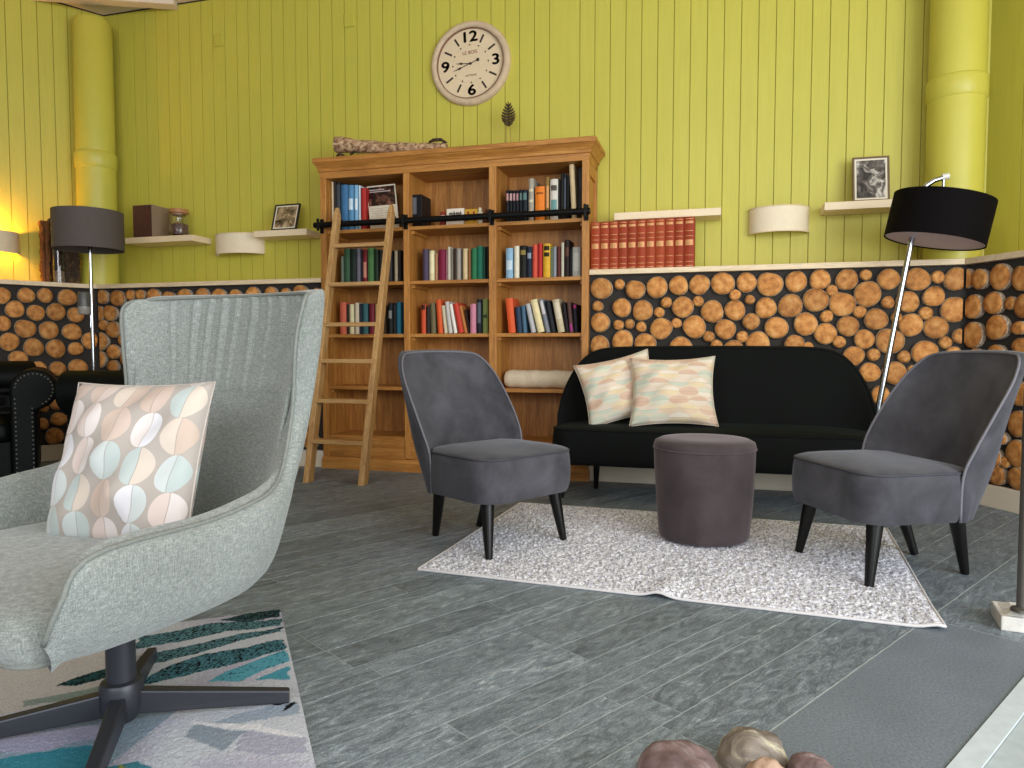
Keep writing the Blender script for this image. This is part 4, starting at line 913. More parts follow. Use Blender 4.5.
# pleated upper back cushion, laid over the inside of the wings
def head_panel():
    rows = []; nu, nv = 260, 30; u0, u1 = 8.0 / 26, 1 - 8.0 / 26
    P = [[si(u0 + (u1 - u0) * i / nu, .035 + .60 * k / nv) for k in range(nv + 1)] for i in range(nu + 1)]
    P = np.array(P); du = np.gradient(P, axis=0); dv = np.gradient(P, axis=1); nn = np.cross(du, dv); nn /= np.linalg.norm(nn, axis=2, keepdims=True) + 1e-9
    if nn[nu // 2, nv // 2, 1] > 0: nn = -nn
    for i in range(nu + 1):
        for k in range(nv + 1):
            s, t = i / nu, k / nv
            e = min(1, min(s, 1 - s) / .05) ** .5 * min(1, min(t, 1 - t) / .07) ** .5
            pl_ = 0
            for c, sl, wd, am in ((.33, -.12, .007, .8), (.385, -.09, .007, 1.0), (.425, -.07, .006, .7), (.47, -.04, .008, 1.1), (.515, -.01, .006, .7), (.55, .0, .008, 1.1), (.585, .02, .006, .8), (.62, .03, .007, .9), (.67, .05, .006, .6)):
                x = s - (c + sl * (t - .3)); pl_ += am * (math.exp(-(x / wd) ** 2) - .8 * math.exp(-((x + wd * 1.5) / (wd * .8)) ** 2)) * min(1, max(0, t - .05) / .25) * (1.0 if t < .75 else max(0, 1 - (t - .75) / .3))
            P[i, k] += nn[i, k] * ((.012 * e - .006) + .0062 * pl_ * e)
    m = MB(); m.grid([[tuple(P[i, k]) for k in range(nv + 1)] for i in range(nu + 1)]); return m
obj('head_cushion', head_panel(), MT['weave'], AC, smooth=True)
# seat cushion between the arms
m = MB(); plan = []
for k in range(13): 
    t = pi / 2 * k / 12; plan.append((.335 - .06 + .06 * cos(t), .40 - .06 + .06 * sin(t)))
side = [(.30, -.06), (.318, .05), (.325, .15), (.333, .27)]
back = [(0.0, -.235), (.10, -.225), (.18, -.19), (.25, -.12)]
half = back + side + plan[0:]; full = half + [(-x, f) for x, f in half[::-1] if x > 1e-6]
def ring(s, z, df=0): return [(x * s, -((f - .07) * s + .07 + df * max(0, (f - .25) / .15)), z) for x, f in full]
rings = [ring(.93, .345), ring(.985, .348), ring(1.0, .36, .004), ring(1.004, .385, .012), ring(1.0, .408, .006), ring(.985, .42), ring(.95, .430), ring(.85, .439), ring(.6, .445), ring(.3, .447), ring(.05, .447)]
m.grid(rings, True); L = len(full); m.f += [tuple(range(L)), tuple(len(m.v) - L + k for k in range(L))[::-1]]; m.mi += [0, 0]
sc_ = obj('seat_cushion', m, MT['weave'], AC, smooth='auto', angle=70)
m = MB(); m.tube(rings[1] + [rings[1][0]], .005, 8); obj('cushion_piping', m, MT['weave_pipe'], sc_, smooth=True)
# column and four-star foot
m = MB(); m.lathe([(.031, .085), (.031, .32)], 28); m.lathe([(0, .318), (.11, .318), (.11, .328), (0, .328)], 28); obj('column', m, MT['anthracite'], AC, smooth='auto')
m = MB(); m.lathe([(0, .0), (.03, .0), (.045, .03), (.046, .082), (.042, .09), (.031, .094), (0, .094)], 32); hub = obj('hub', m, MT['anthracite'], AC, smooth='auto', loc=(0, 0, .012))
rel = -(YAW - radians(25)) + YAW
for k in range(4):
    a_ = radians(17 + 90 * k) + radians(25)
    m = MB(); L = .365
    m.hexa([(.03, -.018, .026), (L, -.015, .0), (L, .015, .0), (.03, .018, .026)], [(.03, -.016, .080), (L, -.012, .030), (L, .012, .030), (.03, .016, .080)])
    o = obj('star_leg', m, MT['anthracite'], AC, bevel=.004); o.rotation_euler = (0, 0, a_)
    g = MB(); g.lathe([(0, -.006), (.014, -.006), (.014, .002), (0, .002)], 16, (L - .025, 0, 0)); obj('glide', g, MT['black'], o, smooth='auto')

# ------------------------------------------------------------------ cushions
def pillow_mesh(w, h, th, seed, n=30, pinch=.05):
    q = random.Random(seed); ph = [q.uniform(0, 6) for _ in range(6)]
    vs, fs, uvs = [], [], []
    def pt(i, k, sgn):
        u, v = 2 * i / n - 1, 2 * k / n - 1
        px = u * (1 - pinch * (1 - v * v) * abs(u) ** 2); pz = v * (1 - pinch * (1 - u * u) * abs(v) ** 2)
        t = ((1 - abs(u) ** 2.6) * (1 - abs(v) ** 2.6)) ** .55
        wr = .010 * sin(5 * u + 3 * v + ph[0]) * t + .006 * sin(11 * u - 7 * v + ph[1]) * t + .005 * sin(4 * u - 12 * v + ph[2]) * (t + .1)
        cr_ = math.exp(-((u + v * .8 + ph[3] * .05) / .06) ** 2) * .003 * (1 - v) * t
        return (px * w / 2, sgn * (th / 2 * t + wr * .8 + cr_ if sgn < 0 else th / 2 * t) if t > 0 else 0, pz * h / 2)
    for sgn in (-1, 1):
        o = len(vs)
        for k in range(n + 1):
            for i in range(n + 1): vs.append(pt(i, k, sgn)); uvs.append((i / n, k / n))
        for k in range(n):
            for i in range(n):
                a = o + k * (n + 1) + i; f = (a, a + 1, a + n + 2, a + n + 1); fs.append(f if sgn < 0 else f[::-1])
    return vs, fs, uvs
def cushion(label, w, h, th, mat, M4, seed, group=None):
    vs, fs, uvs = pillow_mesh(w, h, th, seed, pinch=.10 if group else .05)
    me = bpy.data.meshes.new('cushion'); me.from_pydata(vs, [], fs); me.materials.append(mat)
    ul = me.uv_layers.new(name='UVMap'); idx = [vi for p in me.polygons for vi in p.vertices]
    ul.data.foreach_set('uv', [c for vi in idx for c in uvs[vi]])
    bm = bmesh.new(); bm.from_mesh(me); bmesh.ops.remove_doubles(bm, verts=bm.verts, dist=1e-5); bm.to_mesh(me); bm.free()
    me.polygons.foreach_set('use_smooth', [True] * len(me.polygons))
    o = bpy.data.objects.new('cushion', me); COL.objects.link(o); o.matrix_world = M4
    n = 30; ed = [vs[i] for i in range(n)] + [vs[i * (n + 1) + n] for i in range(n)] + [vs[n * (n + 1) + n - i] for i in range(n)] + [vs[(n - i) * (n + 1)] for i in range(n + 1)]
    m = MB(); m.tube(ed, .0018, 6); s = obj('seam', m, tint('#b7aca2') if mat is not MT['leafy_warm'] else tint('#d5c6b0'), o, smooth=True)
    return setp(o, label, 'cushion', group)
def pose(c, yaw, lean, roll): return Matrix.Translation(c) @ Matrix.Rotation(yaw, 4, 'Z') @ Matrix.Rotation(lean, 4, 'X') @ Matrix.Rotation(roll, 4, 'Y')
c = ab(-.858, 1.60); cushion('pale cushion printed with pastel ovals leaning in the woven armchair', .37, .375, .13, MT['leafy'], pose((c[0], c[1], .613), YAW - radians(14), radians(-18), radians(-1)), 3)
cushion('cream oval print cushion at the very end of the sofa, half behind its twin', .46, .41, .15, MT['leafy_warm'], pose((-.55, 4.27, .63), radians(10), radians(-22), radians(-14)), 5, 'oval print cushions on the sofa')
cushion('cream oval print cushion standing in front of its twin on the sofa', .49, .425, .15, MT['leafy_warm'], pose((-.235, 4.19, .625), radians(4), radians(-24), radians(-1.5)), 9, 'oval print cushions on the sofa')

# ------------------------------------------------------------------ leather chairs
NAIL = None
def chesterfield(label, a_, b_, yaw):
    global NAIL
    c = ab(a_, b_); t = thing('leather_armchair', label, 'armchair', (c[0], c[1], 0), YAW + yaw, 'black green leather club chairs')
    for s in (-1, 1):
        poly = [(.335, .07), (.335, .60)] + [(.46 + .125 * cos(radians(q)), .615 + .125 * sin(radians(q))) for q in range(170, -76, -12)] + [(.468, .48), (.468, .07)]
        poly = [(s * x, z) for x, z in poly]
        m = MB(); m.prism(poly, 'y', -.40, .38); o = obj('arm', m, MT['leather'], t, smooth='auto', bevel=.018, seg=3, angle=30)
        m = MB(); pts = [(s * (.46 + .098 * cos(radians(q))), .615 + .098 * sin(radians(q))) for q in range(170, -70, -13)] + [(s * .362, .56 - .028 * k) for k in range(17)] + [(s * .448, .50 - .028 * k) for k in range(15)]
        for x, z in pts:
            if NAIL is None: NAIL = MB().tube([(0, .002, 0), (0, -.004, 0), (0, -.0065, 0)], [.0062, .0052, .0015], 8); NAIL = obj('nail', NAIL, MT['nail'], o, smooth=True, loc=(x, -.40, z))
            else: nl_ = NAIL.copy(); COL.objects.link(nl_); nl_.parent = o; nl_.location = (x, -.40, z)
    m = MB(); rows = []
    for i in range(41):
        x = -.34 + .68 * i / 40; r = []
        for k in range(25):
            z = .40 + .30 * k / 24; tuft = .022 * abs(sin(x * 16 + (int(k / 6) % 2) * 1.57)) * abs(sin(k / 24 * pi * 4))
            r.append((x, .20 + .06 * k / 24 - tuft, z))
        rows.append(r)
    m.grid(rows); obj('tufted_back', m, MT['leather'], t, smooth=True)
    m = MB(); m.tube([(-.46, .33, .66)] + [(-.44 + .88 * k / 20, .33, .66) for k in range(21)] + [(.46, .33, .66)], [.08] + [.122] * 21 + [.08], 24); m.box(-.40, .40, .27, .40, .08, .64); obj('back_roll', m, MT['leather'], t, smooth='auto')
    m, e = seat_block(.33, -.24, .40, .30, .40, .05, .05); obj('seat_cushion', m, MT['leather'], t, smooth='auto', angle=60)
    m = MB(); m.box(-.335, .335, -.38, .30, .08, .30); obj('seat_base', m, MT['leather'], t, bevel=.012)
    for fx in (-.38, .38):
        for fy in (-.33, .33): leg(t, (fx, fy, .085), (fx, fy, 0), .03, .022, MT['black_satin'], 'foot')
    return t
chesterfield('black green leather club chair cut by the frame edge, nail-trimmed scroll arm showing', -3.54, 4.5, radians(32))
chesterfield('black green leather club chair mostly hidden behind the woven armchair', -2.235, 4.68, radians(-88))

# ------------------------------------------------------------------ lamps
def shade(parent, r0, r1, h, mat, n=64, M4=None, name='lamp_shade', t=.004):
    m = MB(); m.lathe([(r0, 0), (r1, h), (r1 - t, h), (r0 - t, 0), (r0, 0)], n)
    if M4 is not None: m.move(M4)
    return obj(name, m, mat, parent, smooth='auto')
c = ab(-3.06, 5.25)
L1 = thing('floor_lamp', 'straight chrome floor lamp with a grey drum shade and a small reading spot', 'lamp', (c[0], c[1], 0), YAW)
m = MB(); m.lathe([(0, 0), (.15, 0), (.15, .015), (.14, .022), (.02, .026), (0, .026)], 40); obj('base', m, MT['chrome'], L1, smooth='auto')
m = MB(); m.tube([(0, 0, .02), (0, 0, 1.838)], .0135, 16); obj('pole', m, MT['chrome'], L1, smooth='auto')
s = shade(L1, .230, .230, .275, MT['shade_grey'], M4=Matrix.Translation((-.010, 0, 1.58)))
m = MB()
for k in range(3): m.tube([(0, 0, 1.838), (-.010 + .228 * cos(2.1 * k), .228 * sin(2.1 * k), 1.84)], .003, 6)
obj('shade_ring', m, MT['chrome'], s, smooth=True)
m = MB(); m.lathe([(0, .1), (.035, .1), (.043, .08), (.043, -.005), (.0, -.005)], 24, (-.035, -.035, 1.175)); sp_ = obj('reading_spot', m, plain('grey_spot_metal', '#5c5a57', .45, .3, var=.05), L1, smooth='auto')
m = MB(); m.lathe([(.041, -.005), (.040, -.05), (.03, -.062), (0, -.064)], 24, (-.035, -.035, 1.175)); obj('glass_end', m, plain('frosted_spot_glass', '#9a948c', .25, var=.05), sp_, smooth='auto')
m = MB(); m.box(-.02, .006, -.012, .012, 1.19, 1.225); m.tube([(.0, -.018, 1.11), (0, -.022, 1.02), (0, -.016, .985)], .0035, 8); obj('spot_bracket', m, MT['chrome'], sp_, bevel=.001)
# black drum lamp on a slanting pole
LY = 4.36
pb = on_y(860, 505.5, LY); p1 = on_y(911, 243, LY); p2 = on_y(921, 191, LY); p3 = on_y(926, 186, LY)
L2 = thing('floor_lamp', 'slanting chrome floor lamp with a tilted black drum shade', 'lamp', (pb[0], LY, 0), 0)
Q = lambda P, dy=0: (P[0] - pb[0], dy, P[2])
m = MB(); m.lathe([(0, 0), (.14, 0), (.14, .014), (.13, .02), (.02, .024), (0, .024)], 40); obj('base', m, MT['chrome'], L2, smooth='auto')
m = MB(); m.tube([(0, 0, .02), Q(p1), Q(p2)], .0155, 16); obj('pole', m, MT['chrome'], L2, smooth='auto')
kn0, kn1 = on_y(934, 181, LY), on_y(944, 177.5, LY)
m = MB(); m.tube([Q(p2), Q(on_y(927, 185, LY)), Q(on_y(934, 180.5, LY)), Q(kn1)], [.015, .015, .014, .012], 14); arm = obj('swing_arm', m, MT['chrome'], L2, smooth='auto')
m = MB(); m.tube([Q(on_y(942, 177.2, LY)), Q(on_y(949, 176, LY))], .017, 16); obj('knob', m, plain('white_knob', '#d9d6cc', .35, var=.03), arm, smooth='auto')
ct = on_y(939.5, 218, LY); til = radians(11.3); sc4 = Matrix.Translation(Q(ct)) @ Matrix.Rotation(til, 4, 'Y')
m = MB(); m.tube([Q(on_y(943.5, 178, LY)), Q(on_y(943, 200, LY))], .008, 12); obj('hanger', m, MT['chrome'], L2, smooth='auto')
sh = shade(L2, .244, .244, .235, MT['shade_black'], M4=sc4 @ Matrix.Translation((0, 0, -.127)))
m = MB(); m.lathe([(0, .006), (.238, .006), (.238, .010), (0, .010)], 48); m.move(sc4 @ Matrix.Translation((0, 0, -.127))); obj('diffuser', m, MT['diffuser'], sh, smooth='auto')
# half-round wall lamps
GY = D + REC
def sconce(label, p, rotz, w, h, lit=False):
    t = thing('wall_lamp', label, 'wall lamp', p, rotz, 'cream half-round wall lamps')
    m = MB(); m.lathe([(1, 0), (1, h), (.975, h), (.975, 0), (1, 0)], 40, a0=pi, a1=2 * pi); m.v = [(x * w / 2, y * .145 - .0015, z) for x, y, z in m.v]
    s = obj('shade', m, MT['shade_lit'] if lit else MT['shade_cream'], t, smooth='auto')
    for z in (.004, h - .004):
        m = MB(); m.tube([(cos(pi + pi * k / 32) * w / 2 * 1.005, sin(pi + pi * k / 32) * .146 - .0015, z) for k in range(33)], .0035, 6); obj('shade_rim', m, MT['shelf_white'], s, smooth=True)
    m = MB(); m.box(-.05, .05, -.02, -.001, h * .25, h * .75); m.tube([(0, -.02, h / 2), (0, -.06, h / 2)], .008, 8); obj('wall_plate', m, MT['shelf_white'], t, bevel=.002)
    m = MB(); m.lathe([(0, -.045), (.018, -.04), (.03, -.01), (.02, .02), (.012, .035), (0, .035)], 16, (0, -.07, h / 2)); obj('bulb', m, MT['bulb'] if lit else MT['shade_cream'], t, smooth=True)
    return t
q0, q1 = on_y(750, 219, GY - .02), on_y(808, 219, GY - .02)
sconce('cream half-round wall lamp between the two shelves near the black drum lamp', ((q0[0] + q1[0]) / 2, GY, 1.602), 0, .365, .165)
q0, q1 = on_y(217, 243, GY - .02), on_y(262, 243, GY - .02)
sconce('cream half-round wall lamp beside the shelf with the jar', ((q0[0] + q1[0]) / 2 + .005, GY, 1.61), 0, .43, .16)
s, z = wall_px('left', -9, 243, -REC)
pw = wp('left', s, -REC, 1.60); sconce('lit half-round wall lamp glowing orange on the wall by the grey drum lamp', pw, radians(60), .36, .165, True)
# ------------------------------------------------------------------ wall shelves and what stands on them
def wshelf(label, x0, x1, dep, z1=1.748, h=.047):
    o = obj('wall_shelf', MB().box(x0, x1, -dep, -.0005, -h, 0), MT['shelf_white'], bevel=.002, loc=(0, GY, z1)); return setp(o, label, 'shelf', 'white floating wall shelves')
SZ = 1.750
wshelf('white floating shelf holding the dark box and the lidded jar', -4.575, -3.935, .225, SZ + .004)
wshelf('white floating shelf holding the tilted sepia picture, beside the bookcase', -3.40, -2.945, .2, SZ + .010)
wshelf('white floating shelf above the red volumes', -.655, .02, .2, SZ + .008)
wshelf('white floating shelf holding the black and white photograph', .625, 1.10, .2, SZ + .006)
p0, p1 = on_y(131.5, 236, GY - .225), on_y(150.5, 235, GY - .225)
bw = p1[0] - p0[0]; bh = on_y(141, 205, GY - .225)[2] - SZ
o = obj('grid_front_box', MB().box(0, bw, 0, .19, 0, bh), MT['grid_box_side'], bevel=.002, loc=(p0[0], GY - .205, SZ + .005)); setp(o, 'dark wooden box with a gridded front on the shelf near the grey drum lamp', 'box')
obj('grid_panel', MB().box(.003, bw - .003, -.004, .002, .003, bh - .003), MT['grid_box'], o, bevel=.001)
jc = on_y(178, 233, GY - .14); jr = .075; jh = on_y(178, 214, GY - .14)[2] - SZ - .0
j = thing('storage_jar', 'glass jar of dark berries with a wooden lid beside the dark box', 'jar', (jc[0], GY - .125, SZ + .005))
m = MB(); m.lathe([(0, 0), (jr * .9, 0), (jr, .012), (jr * 1.02, .06), (jr * .98, .10), (jr * .82, .125), (jr * .82, jh), (jr * .78, jh), (jr * .78, .125), (jr * .93, .10), (jr * .96, .06), (jr * .94, .016), (0, .008)], 40); obj('glass_body', m, MT['glass'], j, smooth='auto')
m = MB(); m.lathe([(0, .0085), (jr * .92, .016), (jr * .94, .06), (jr * .92, .098), (jr * .5, .108), (0, .105)], 32); o = obj('contents', m, MT['potpourri'], j, smooth=True); o['kind'] = 'stuff'
m = MB(); m.lathe([(0, jh - .014), (jr * .75, jh - .014), (jr * .76, jh + .001), (jr * .98, jh + .002), (jr, jh + .01), (jr, jh + .026), (jr * .96, jh + .032), (0, jh + .032)], 40); obj('lid', m, MT['lid_wood'], j, smooth='auto')

def picture(label, bl, br, h, frame, photo, mount, tilt, yaw, roll=0.0, shear=0.0):
    w = (Vector(br) - Vector(bl)).length; t = thing('picture_frame', label, 'picture', bl); t.rotation_euler = Euler((-tilt, -roll, yaw), 'ZYX' if False else 'XYZ')
    m = MB(); f = .012
    for x0, x1, z0, z1 in ((0, w, 0, f), (0, w, h - f, h), (0, f, f, h - f), (w - f, w, f, h - f)): m.box(x0, x1, 0, .016, z0, z1)
    m.box(f, w - f, .009, .0155, f, h - f); obj('frame', m, frame, t, bevel=.0015)
    obj('mount', MB().box(f * .6, w - f * .6, .004, .009, f * .6, h - f * .6), mount, t)
    b = .011; obj('print', MB().box(f + b, w - f - b, .0028, .0042, f + b, h - f - b), photo, t)
    m = MB(); m.hexa([(w * .4, .016, .01), (w * .6, .016, .01), (w * .6, .09, .012), (w * .4, .09, .012)], [(w * .42, .016, h * .7), (w * .58, .016, h * .7), (w * .58, .018, h * .72), (w * .42, .018, h * .72)]); obj('prop_stand', m, MT['black'], t)
    return t
p0, p1 = on_y(271.5, 230, GY - .165), on_y(297, 229, GY - .165); hh = on_y(300, 203, GY - .12)[2] - SZ - .008
picture('sepia village picture in a dark frame tilted back on the shelf beside the bookcase', (p0[0], GY - .175, SZ + .013), (p1[0], GY - .175, SZ + .013), hh * 1.02, MT['frame_dark'], MT['photo_sepia'], MT['mount_cream'], radians(17), radians(-2))
# a faded bright streak of building and sky in the old print is part of the print itself
p0, p1 = on_y(852.5, 199, GY - .14), on_y(890, 197, GY - .14); hh = on_y(871, 156.5, GY - .10)[2] - SZ - .006
pf = picture('black and white photograph in a cream mount on the shelf by the black drum lamp', (p0[0], GY - .15, SZ + .009), (p1[0], GY - .15, SZ + .009), hh, MT['frame_brown'], MT['photo_grey'], MT['mount_cream'], radians(9), radians(1))
# left ledge corner: bark slab, dark block, glass vase
sA = wall_px('left', 46.5, 275, -.2)[0]
def onledge(px, d): s = wall_px('left', px, 275, -d)[0]; return wp('left', s, -d, LEDGE_Z + .001)
def slab_thing(name, label, cat, px0, px1, ytop, d, dep, mat, seed):
    a, b = onledge(px0, d), onledge(px1, d); w = hypot(b[0] - a[0], b[1] - a[1]); s, zt = wall_px('left', (px0 + px1) / 2, ytop, -d); h = zt - LEDGE_Z
    q = random.Random(seed); m = MB(); rows = []
    for k in range(25):
        z = h * k / 24; e = [q.uniform(-.008, .008) for _ in range(4)]
        r = []
        for (x, y), dd in zip(((0, 0), (w * .25, -.006), (w * .5, .004), (w * .75, -.006), (w, 0), (w, dep), (w * .5, dep + .004), (0, dep)), (e[0], e[1], 0, e[2], e[3], e[1], 0, e[0])): r.append((x + dd * (1 if x in (0, w) else .3), y + dd * .6, z))
        rows.append(r)
    m.grid(rows, True); m.f += [tuple(range(8)), tuple(len(m.v) - 8 + k for k in range(8))]; m.mi += [0, 0]
    o = obj(name, m, mat, smooth='auto', loc=a, rotz=radians(60)); return setp(o, label, cat)
slab_thing('bark_slab', 'narrow orange brown bark slab standing on the ledge behind the grey drum lamp', 'bark slab', 42.5, 50.5, 221, .14, .08, MT['orange_bark'], 2)
slab_thing('bark_slab', 'dark bark slab standing on the ledge right behind the grey lamp shade', 'bark slab', 51, 65, 219, .17, .07, MT['dark_bark'], 5)
slab_thing('bark_block', 'dark carved block on the ledge under the grey lamp shade, beside the glass vase', 'block', 65.5, 80, 240, .055, .07, MT['dark_bark'], 9)
vb = onledge(59.5, .085); s, zt = wall_px('left', 60, 236, -.085)
va = thing('glass_vase', 'tall clear glass cylinder with stones on the ledge under the grey lamp shade', 'vase', vb); r = .046; h = zt - LEDGE_Z
m = MB(); m.lathe([(0, 0), (r, 0), (r, h), (r - .004, h), (r - .004, .008), (0, .008)], 32); obj('glass_body', m, MT['glass'], va, smooth='auto')
m = MB(); m.lathe([(0, .009), (r - .006, .009), (r - .006, .09), (0, .10)], 24); o = obj('stones', m, plain('vase_stones', '#9a7f6a', .7, var=.7, scale=45, bump=.6), va, smooth='auto'); o['kind'] = 'stuff'
m = MB(); m.tube([(0, 0, .09), (.006, .004, h * .75)], [.022, .016], 10); obj('dark_stem', m, MT['dark_bark'], va, smooth=True)

# ------------------------------------------------------------------ wall clock
cc_ = on_y(469.2, 62.6, GY - .04); ck = thing('wall_clock', 'big round cream clock with distressed rim above the bookcase', 'clock', (cc_[0], GY, cc_[2] + .003)); ck.rotation_euler = (0, radians(-3.0), 0); ck.scale = (1.055, 1, 1.045)
RX = Matrix.Rotation(pi / 2, 4, 'X'); R_C = .283
m = MB(); m.lathe([(.235, .012), (.237, .030), (.246, .040), (.262, .043), (.275, .036), (R_C, .018), (R_C, .0), (.235, .0), (.235, .012)], 72); m.move(RX); obj('rim', m, MT['clock_rim'], ck, smooth='auto')
m = MB(); m.lathe([(0, .012), (.2365, .012), (.2365, .006), (0, .006)], 72); m.move(RX); fc = obj('face', m, MT['clock_face'], ck, smooth='auto')
m = MB(); m.lathe([(.2355, .0125), (.2355, .034), (.233, .034), (.233, .0125)], 72); m.move(RX); obj('inner_lip', m, plain('rose_brown_lip', '#8b6552', .6, var=.1), ck, smooth='auto')
def clk(x, z, y=-.0128): return Matrix.Translation((x, y, z)) @ RX
for txt, x, z in (('12', 0, .178), ('3', .180, 0), ('6', 0, -.180), ('9', -.180, 0)): text_mesh('numeral', txt, .098, MT['clock_ink'], ck, clk(x, z) @ Matrix.Scale(1.25, 4, (1, 0, 0)), bold=.0028)
for k in (1, 2, 4, 5, 7, 8, 10, 11):
    a_ = pi / 2 - k * pi / 6; m = MB(); m.box(.150, .207, -.0065, .0065, .0125, .0138); m.move(RX @ Matrix.Rotation(a_, 4, 'Z')); obj('hour_bar', m, MT['clock_ink'], ck)
for k in range(12):
    a_ = pi / 2 - k * pi / 6; m = MB(); m.lathe([(0, .0125), (.0052, .0125), (.0052, .0138), (0, .0138)], 12, (.127 * cos(a_), .127 * sin(a_), 0)); m.move(RX); obj('hour_dot', m, MT['clock_ink'], ck)
m = MB()
for k in range(60):
    if k % 5: a_ = k * pi / 30; m.lathe([(0, .0125), (.0016, .0125), (.0016, .0132), (0, .0132)], 6, (.127 * cos(a_), .127 * sin(a_), 0))
m.move(RX); obj('minute_dots', m, plain('faint_ink', '#a48c72', .7, var=.05), ck)
text_mesh('face_lettering', 'LE BOIS', .032, MT['clock_red'], ck, clk(0, .075)); text_mesh('face_lettering', 'ANTIQUE', .018, MT['clock_red'], ck, clk(.0, -.078))
def hand(ang, L, tail, w, y):
    m = MB(); m.hexa([(-tail, -w * .5, y), (L * .55, -w * .5, y), (L * .55, w * .5, y), (-tail, w * .5, y)], [(-tail, -w * .5, y + .0015), (L * .55, -w * .5, y + .0015), (L * .55, w * .5, y + .0015), (-tail, w * .5, y + .0015)])
    m.prism([(L * .5, 0), (L * .62, -w * 1.9), (L * .70, -w * .9), (L, 0), (L * .70, w * .9), (L * .62, w * 1.9)], 'z', y, y + .0016)
    if tail > .03: m.lathe([(0, y), (.011, y), (.011, y + .002), (0, y + .002)], 14, (-tail, 0, 0))
    m.move(RX @ Matrix.Rotation(ang, 4, 'Z')); return m
obj('hour_hand', hand(radians(176 - 3), .105, .012, .0045, .0165), MT['clock_ink'], ck); obj('minute_hand', hand(radians(198 - 1), .128, .058, .0040, .0185), MT['clock_ink'], ck)
m = MB(); m.lathe([(0, .0125), (.008, .0125), (.007, .022), (0, .0225)], 16); m.move(RX); obj('centre_cap', m, MT['clock_ink'], ck, smooth='auto')

# wall boxes painted with the wall
for px, py, lab in ((217, 38.5, 'small green painted junction box high above the jar shelf'), (348, 18.5, 'small green painted junction box between ladder top and ceiling')):
    q = on_y(px, py, GY - .03); o = obj('junction_box', MB().box(-.043, .043, -.012, -.0005, -.05, .05), MT['green_pipe'], bevel=.004, loc=(q[0], GY, q[2])); setp(o, lab, 'junction box', 'wall boxes painted green')
    m = MB(); m.box(-.036, .036, -.0145, -.011, -.042, .042); obj('cover_plate', m, MT['plug'], o, bevel=.003)

# ------------------------------------------------------------------ on top of the bookcase
TZ = 2.212
a, b = on_y(336.5, 146, D + .02), on_y(447, 148, D + .02)
bi = thing('birch_branch', 'tapering birch branch lying on top of the bookcase', 'branch', (a[0], D + .02, TZ)); L = b[0] - a[0]
m = MB(); n = 40; q = random.Random(4); pts, rr = [], []
for k in range(n + 1):
    t = k / n; r = .056 - .033 * t ** .8 + .003 * sin(t * 23) * (1 - t)
    pts.append((L * t, .008 * sin(t * 5), r + .045 * (1 - t) ** 1.6 + .002 * sin(t * 9))); rr.append(r)
m.tube(pts, rr, 18); m.v = [(x, y + .0015 * sin(x * 90 + z * 120), z + .0015 * sin(x * 70 + y * 150)) for x, y, z in m.v]; obj('bark_trunk', m, MT['birch'], bi, smooth='auto')
m = MB(); m.tube([(L * .86, -.03, .055), (L * .9, -.035, .066), (L * .96, -.03, .066), (L * 1.0, -.02, .05), (L * .95, -.015, .04), (L * .88, -.02, .045)], [.008, .012, .012, .01, .008, .006], 10); obj('curled_bark', m, MT['dark_bark'], bi, smooth=True)
m = MB(); m.tube([(L * .02, -.03, .012), (L * .06, -.05, .020), (L * .10, -.04, .012)], [.006, .011, .005], 8); obj('twig', m, MT['dark_bark'], bi, smooth=True)
m = MB(); m.tube([(L * .16, -.045, .012), (L * .2, -.06, .024), (L * .25, -.05, .02)], [.006, .012, .006], 8); obj('twig', m, MT['dark_bark'], bi, smooth=True)
lc = on_y(508.5, 126, D + .18); lt = on_y(507.5, 101.5, D + .18)
lf = thing('metal_leaf', 'rusty metal leaf on two thin rods standing on the bookcase', 'ornament', (lc[0], D + .18, TZ))
z0 = lc[2] - TZ; H = lt[2] - lc[2]
m = MB()
for k in range(8):                       # pierced leaf: midrib and curved lobes with slits between
    for sgn in (-1, 1):
        t = .02 + .11 * k; ww = (.030, .044, .050, .050, .045, .037, .027, .016)[k]; zb = z0 + H * t
        pts = [(0, 0, zb), (sgn * ww * .45, -.004, zb + H * .035), (sgn * ww * .85, -.008, zb + H * .085), (sgn * ww, -.01, zb + H * .14)]
        m.tube(pts, [.007, .0085, .007, .002], 8)
m.tube([(0, 0, z0), (0.0, 0, z0 + H * .5), (-.003, 0, z0 + H * .99)], [.009, .007, .003], 8)
m.v = [(x, y * .35, z) for x, y, z in m.v]; obj('leaf_blade', m, MT['rust_metal'], lf, smooth=True)
for sgn in (-1, 1):
    m = MB(); m.tube([(sgn * .016, 0, 0), (sgn * .014, 0, z0 + H * .12)], .0035, 8); obj('rod', m, MT['rod_tan'], lf, smooth=True)

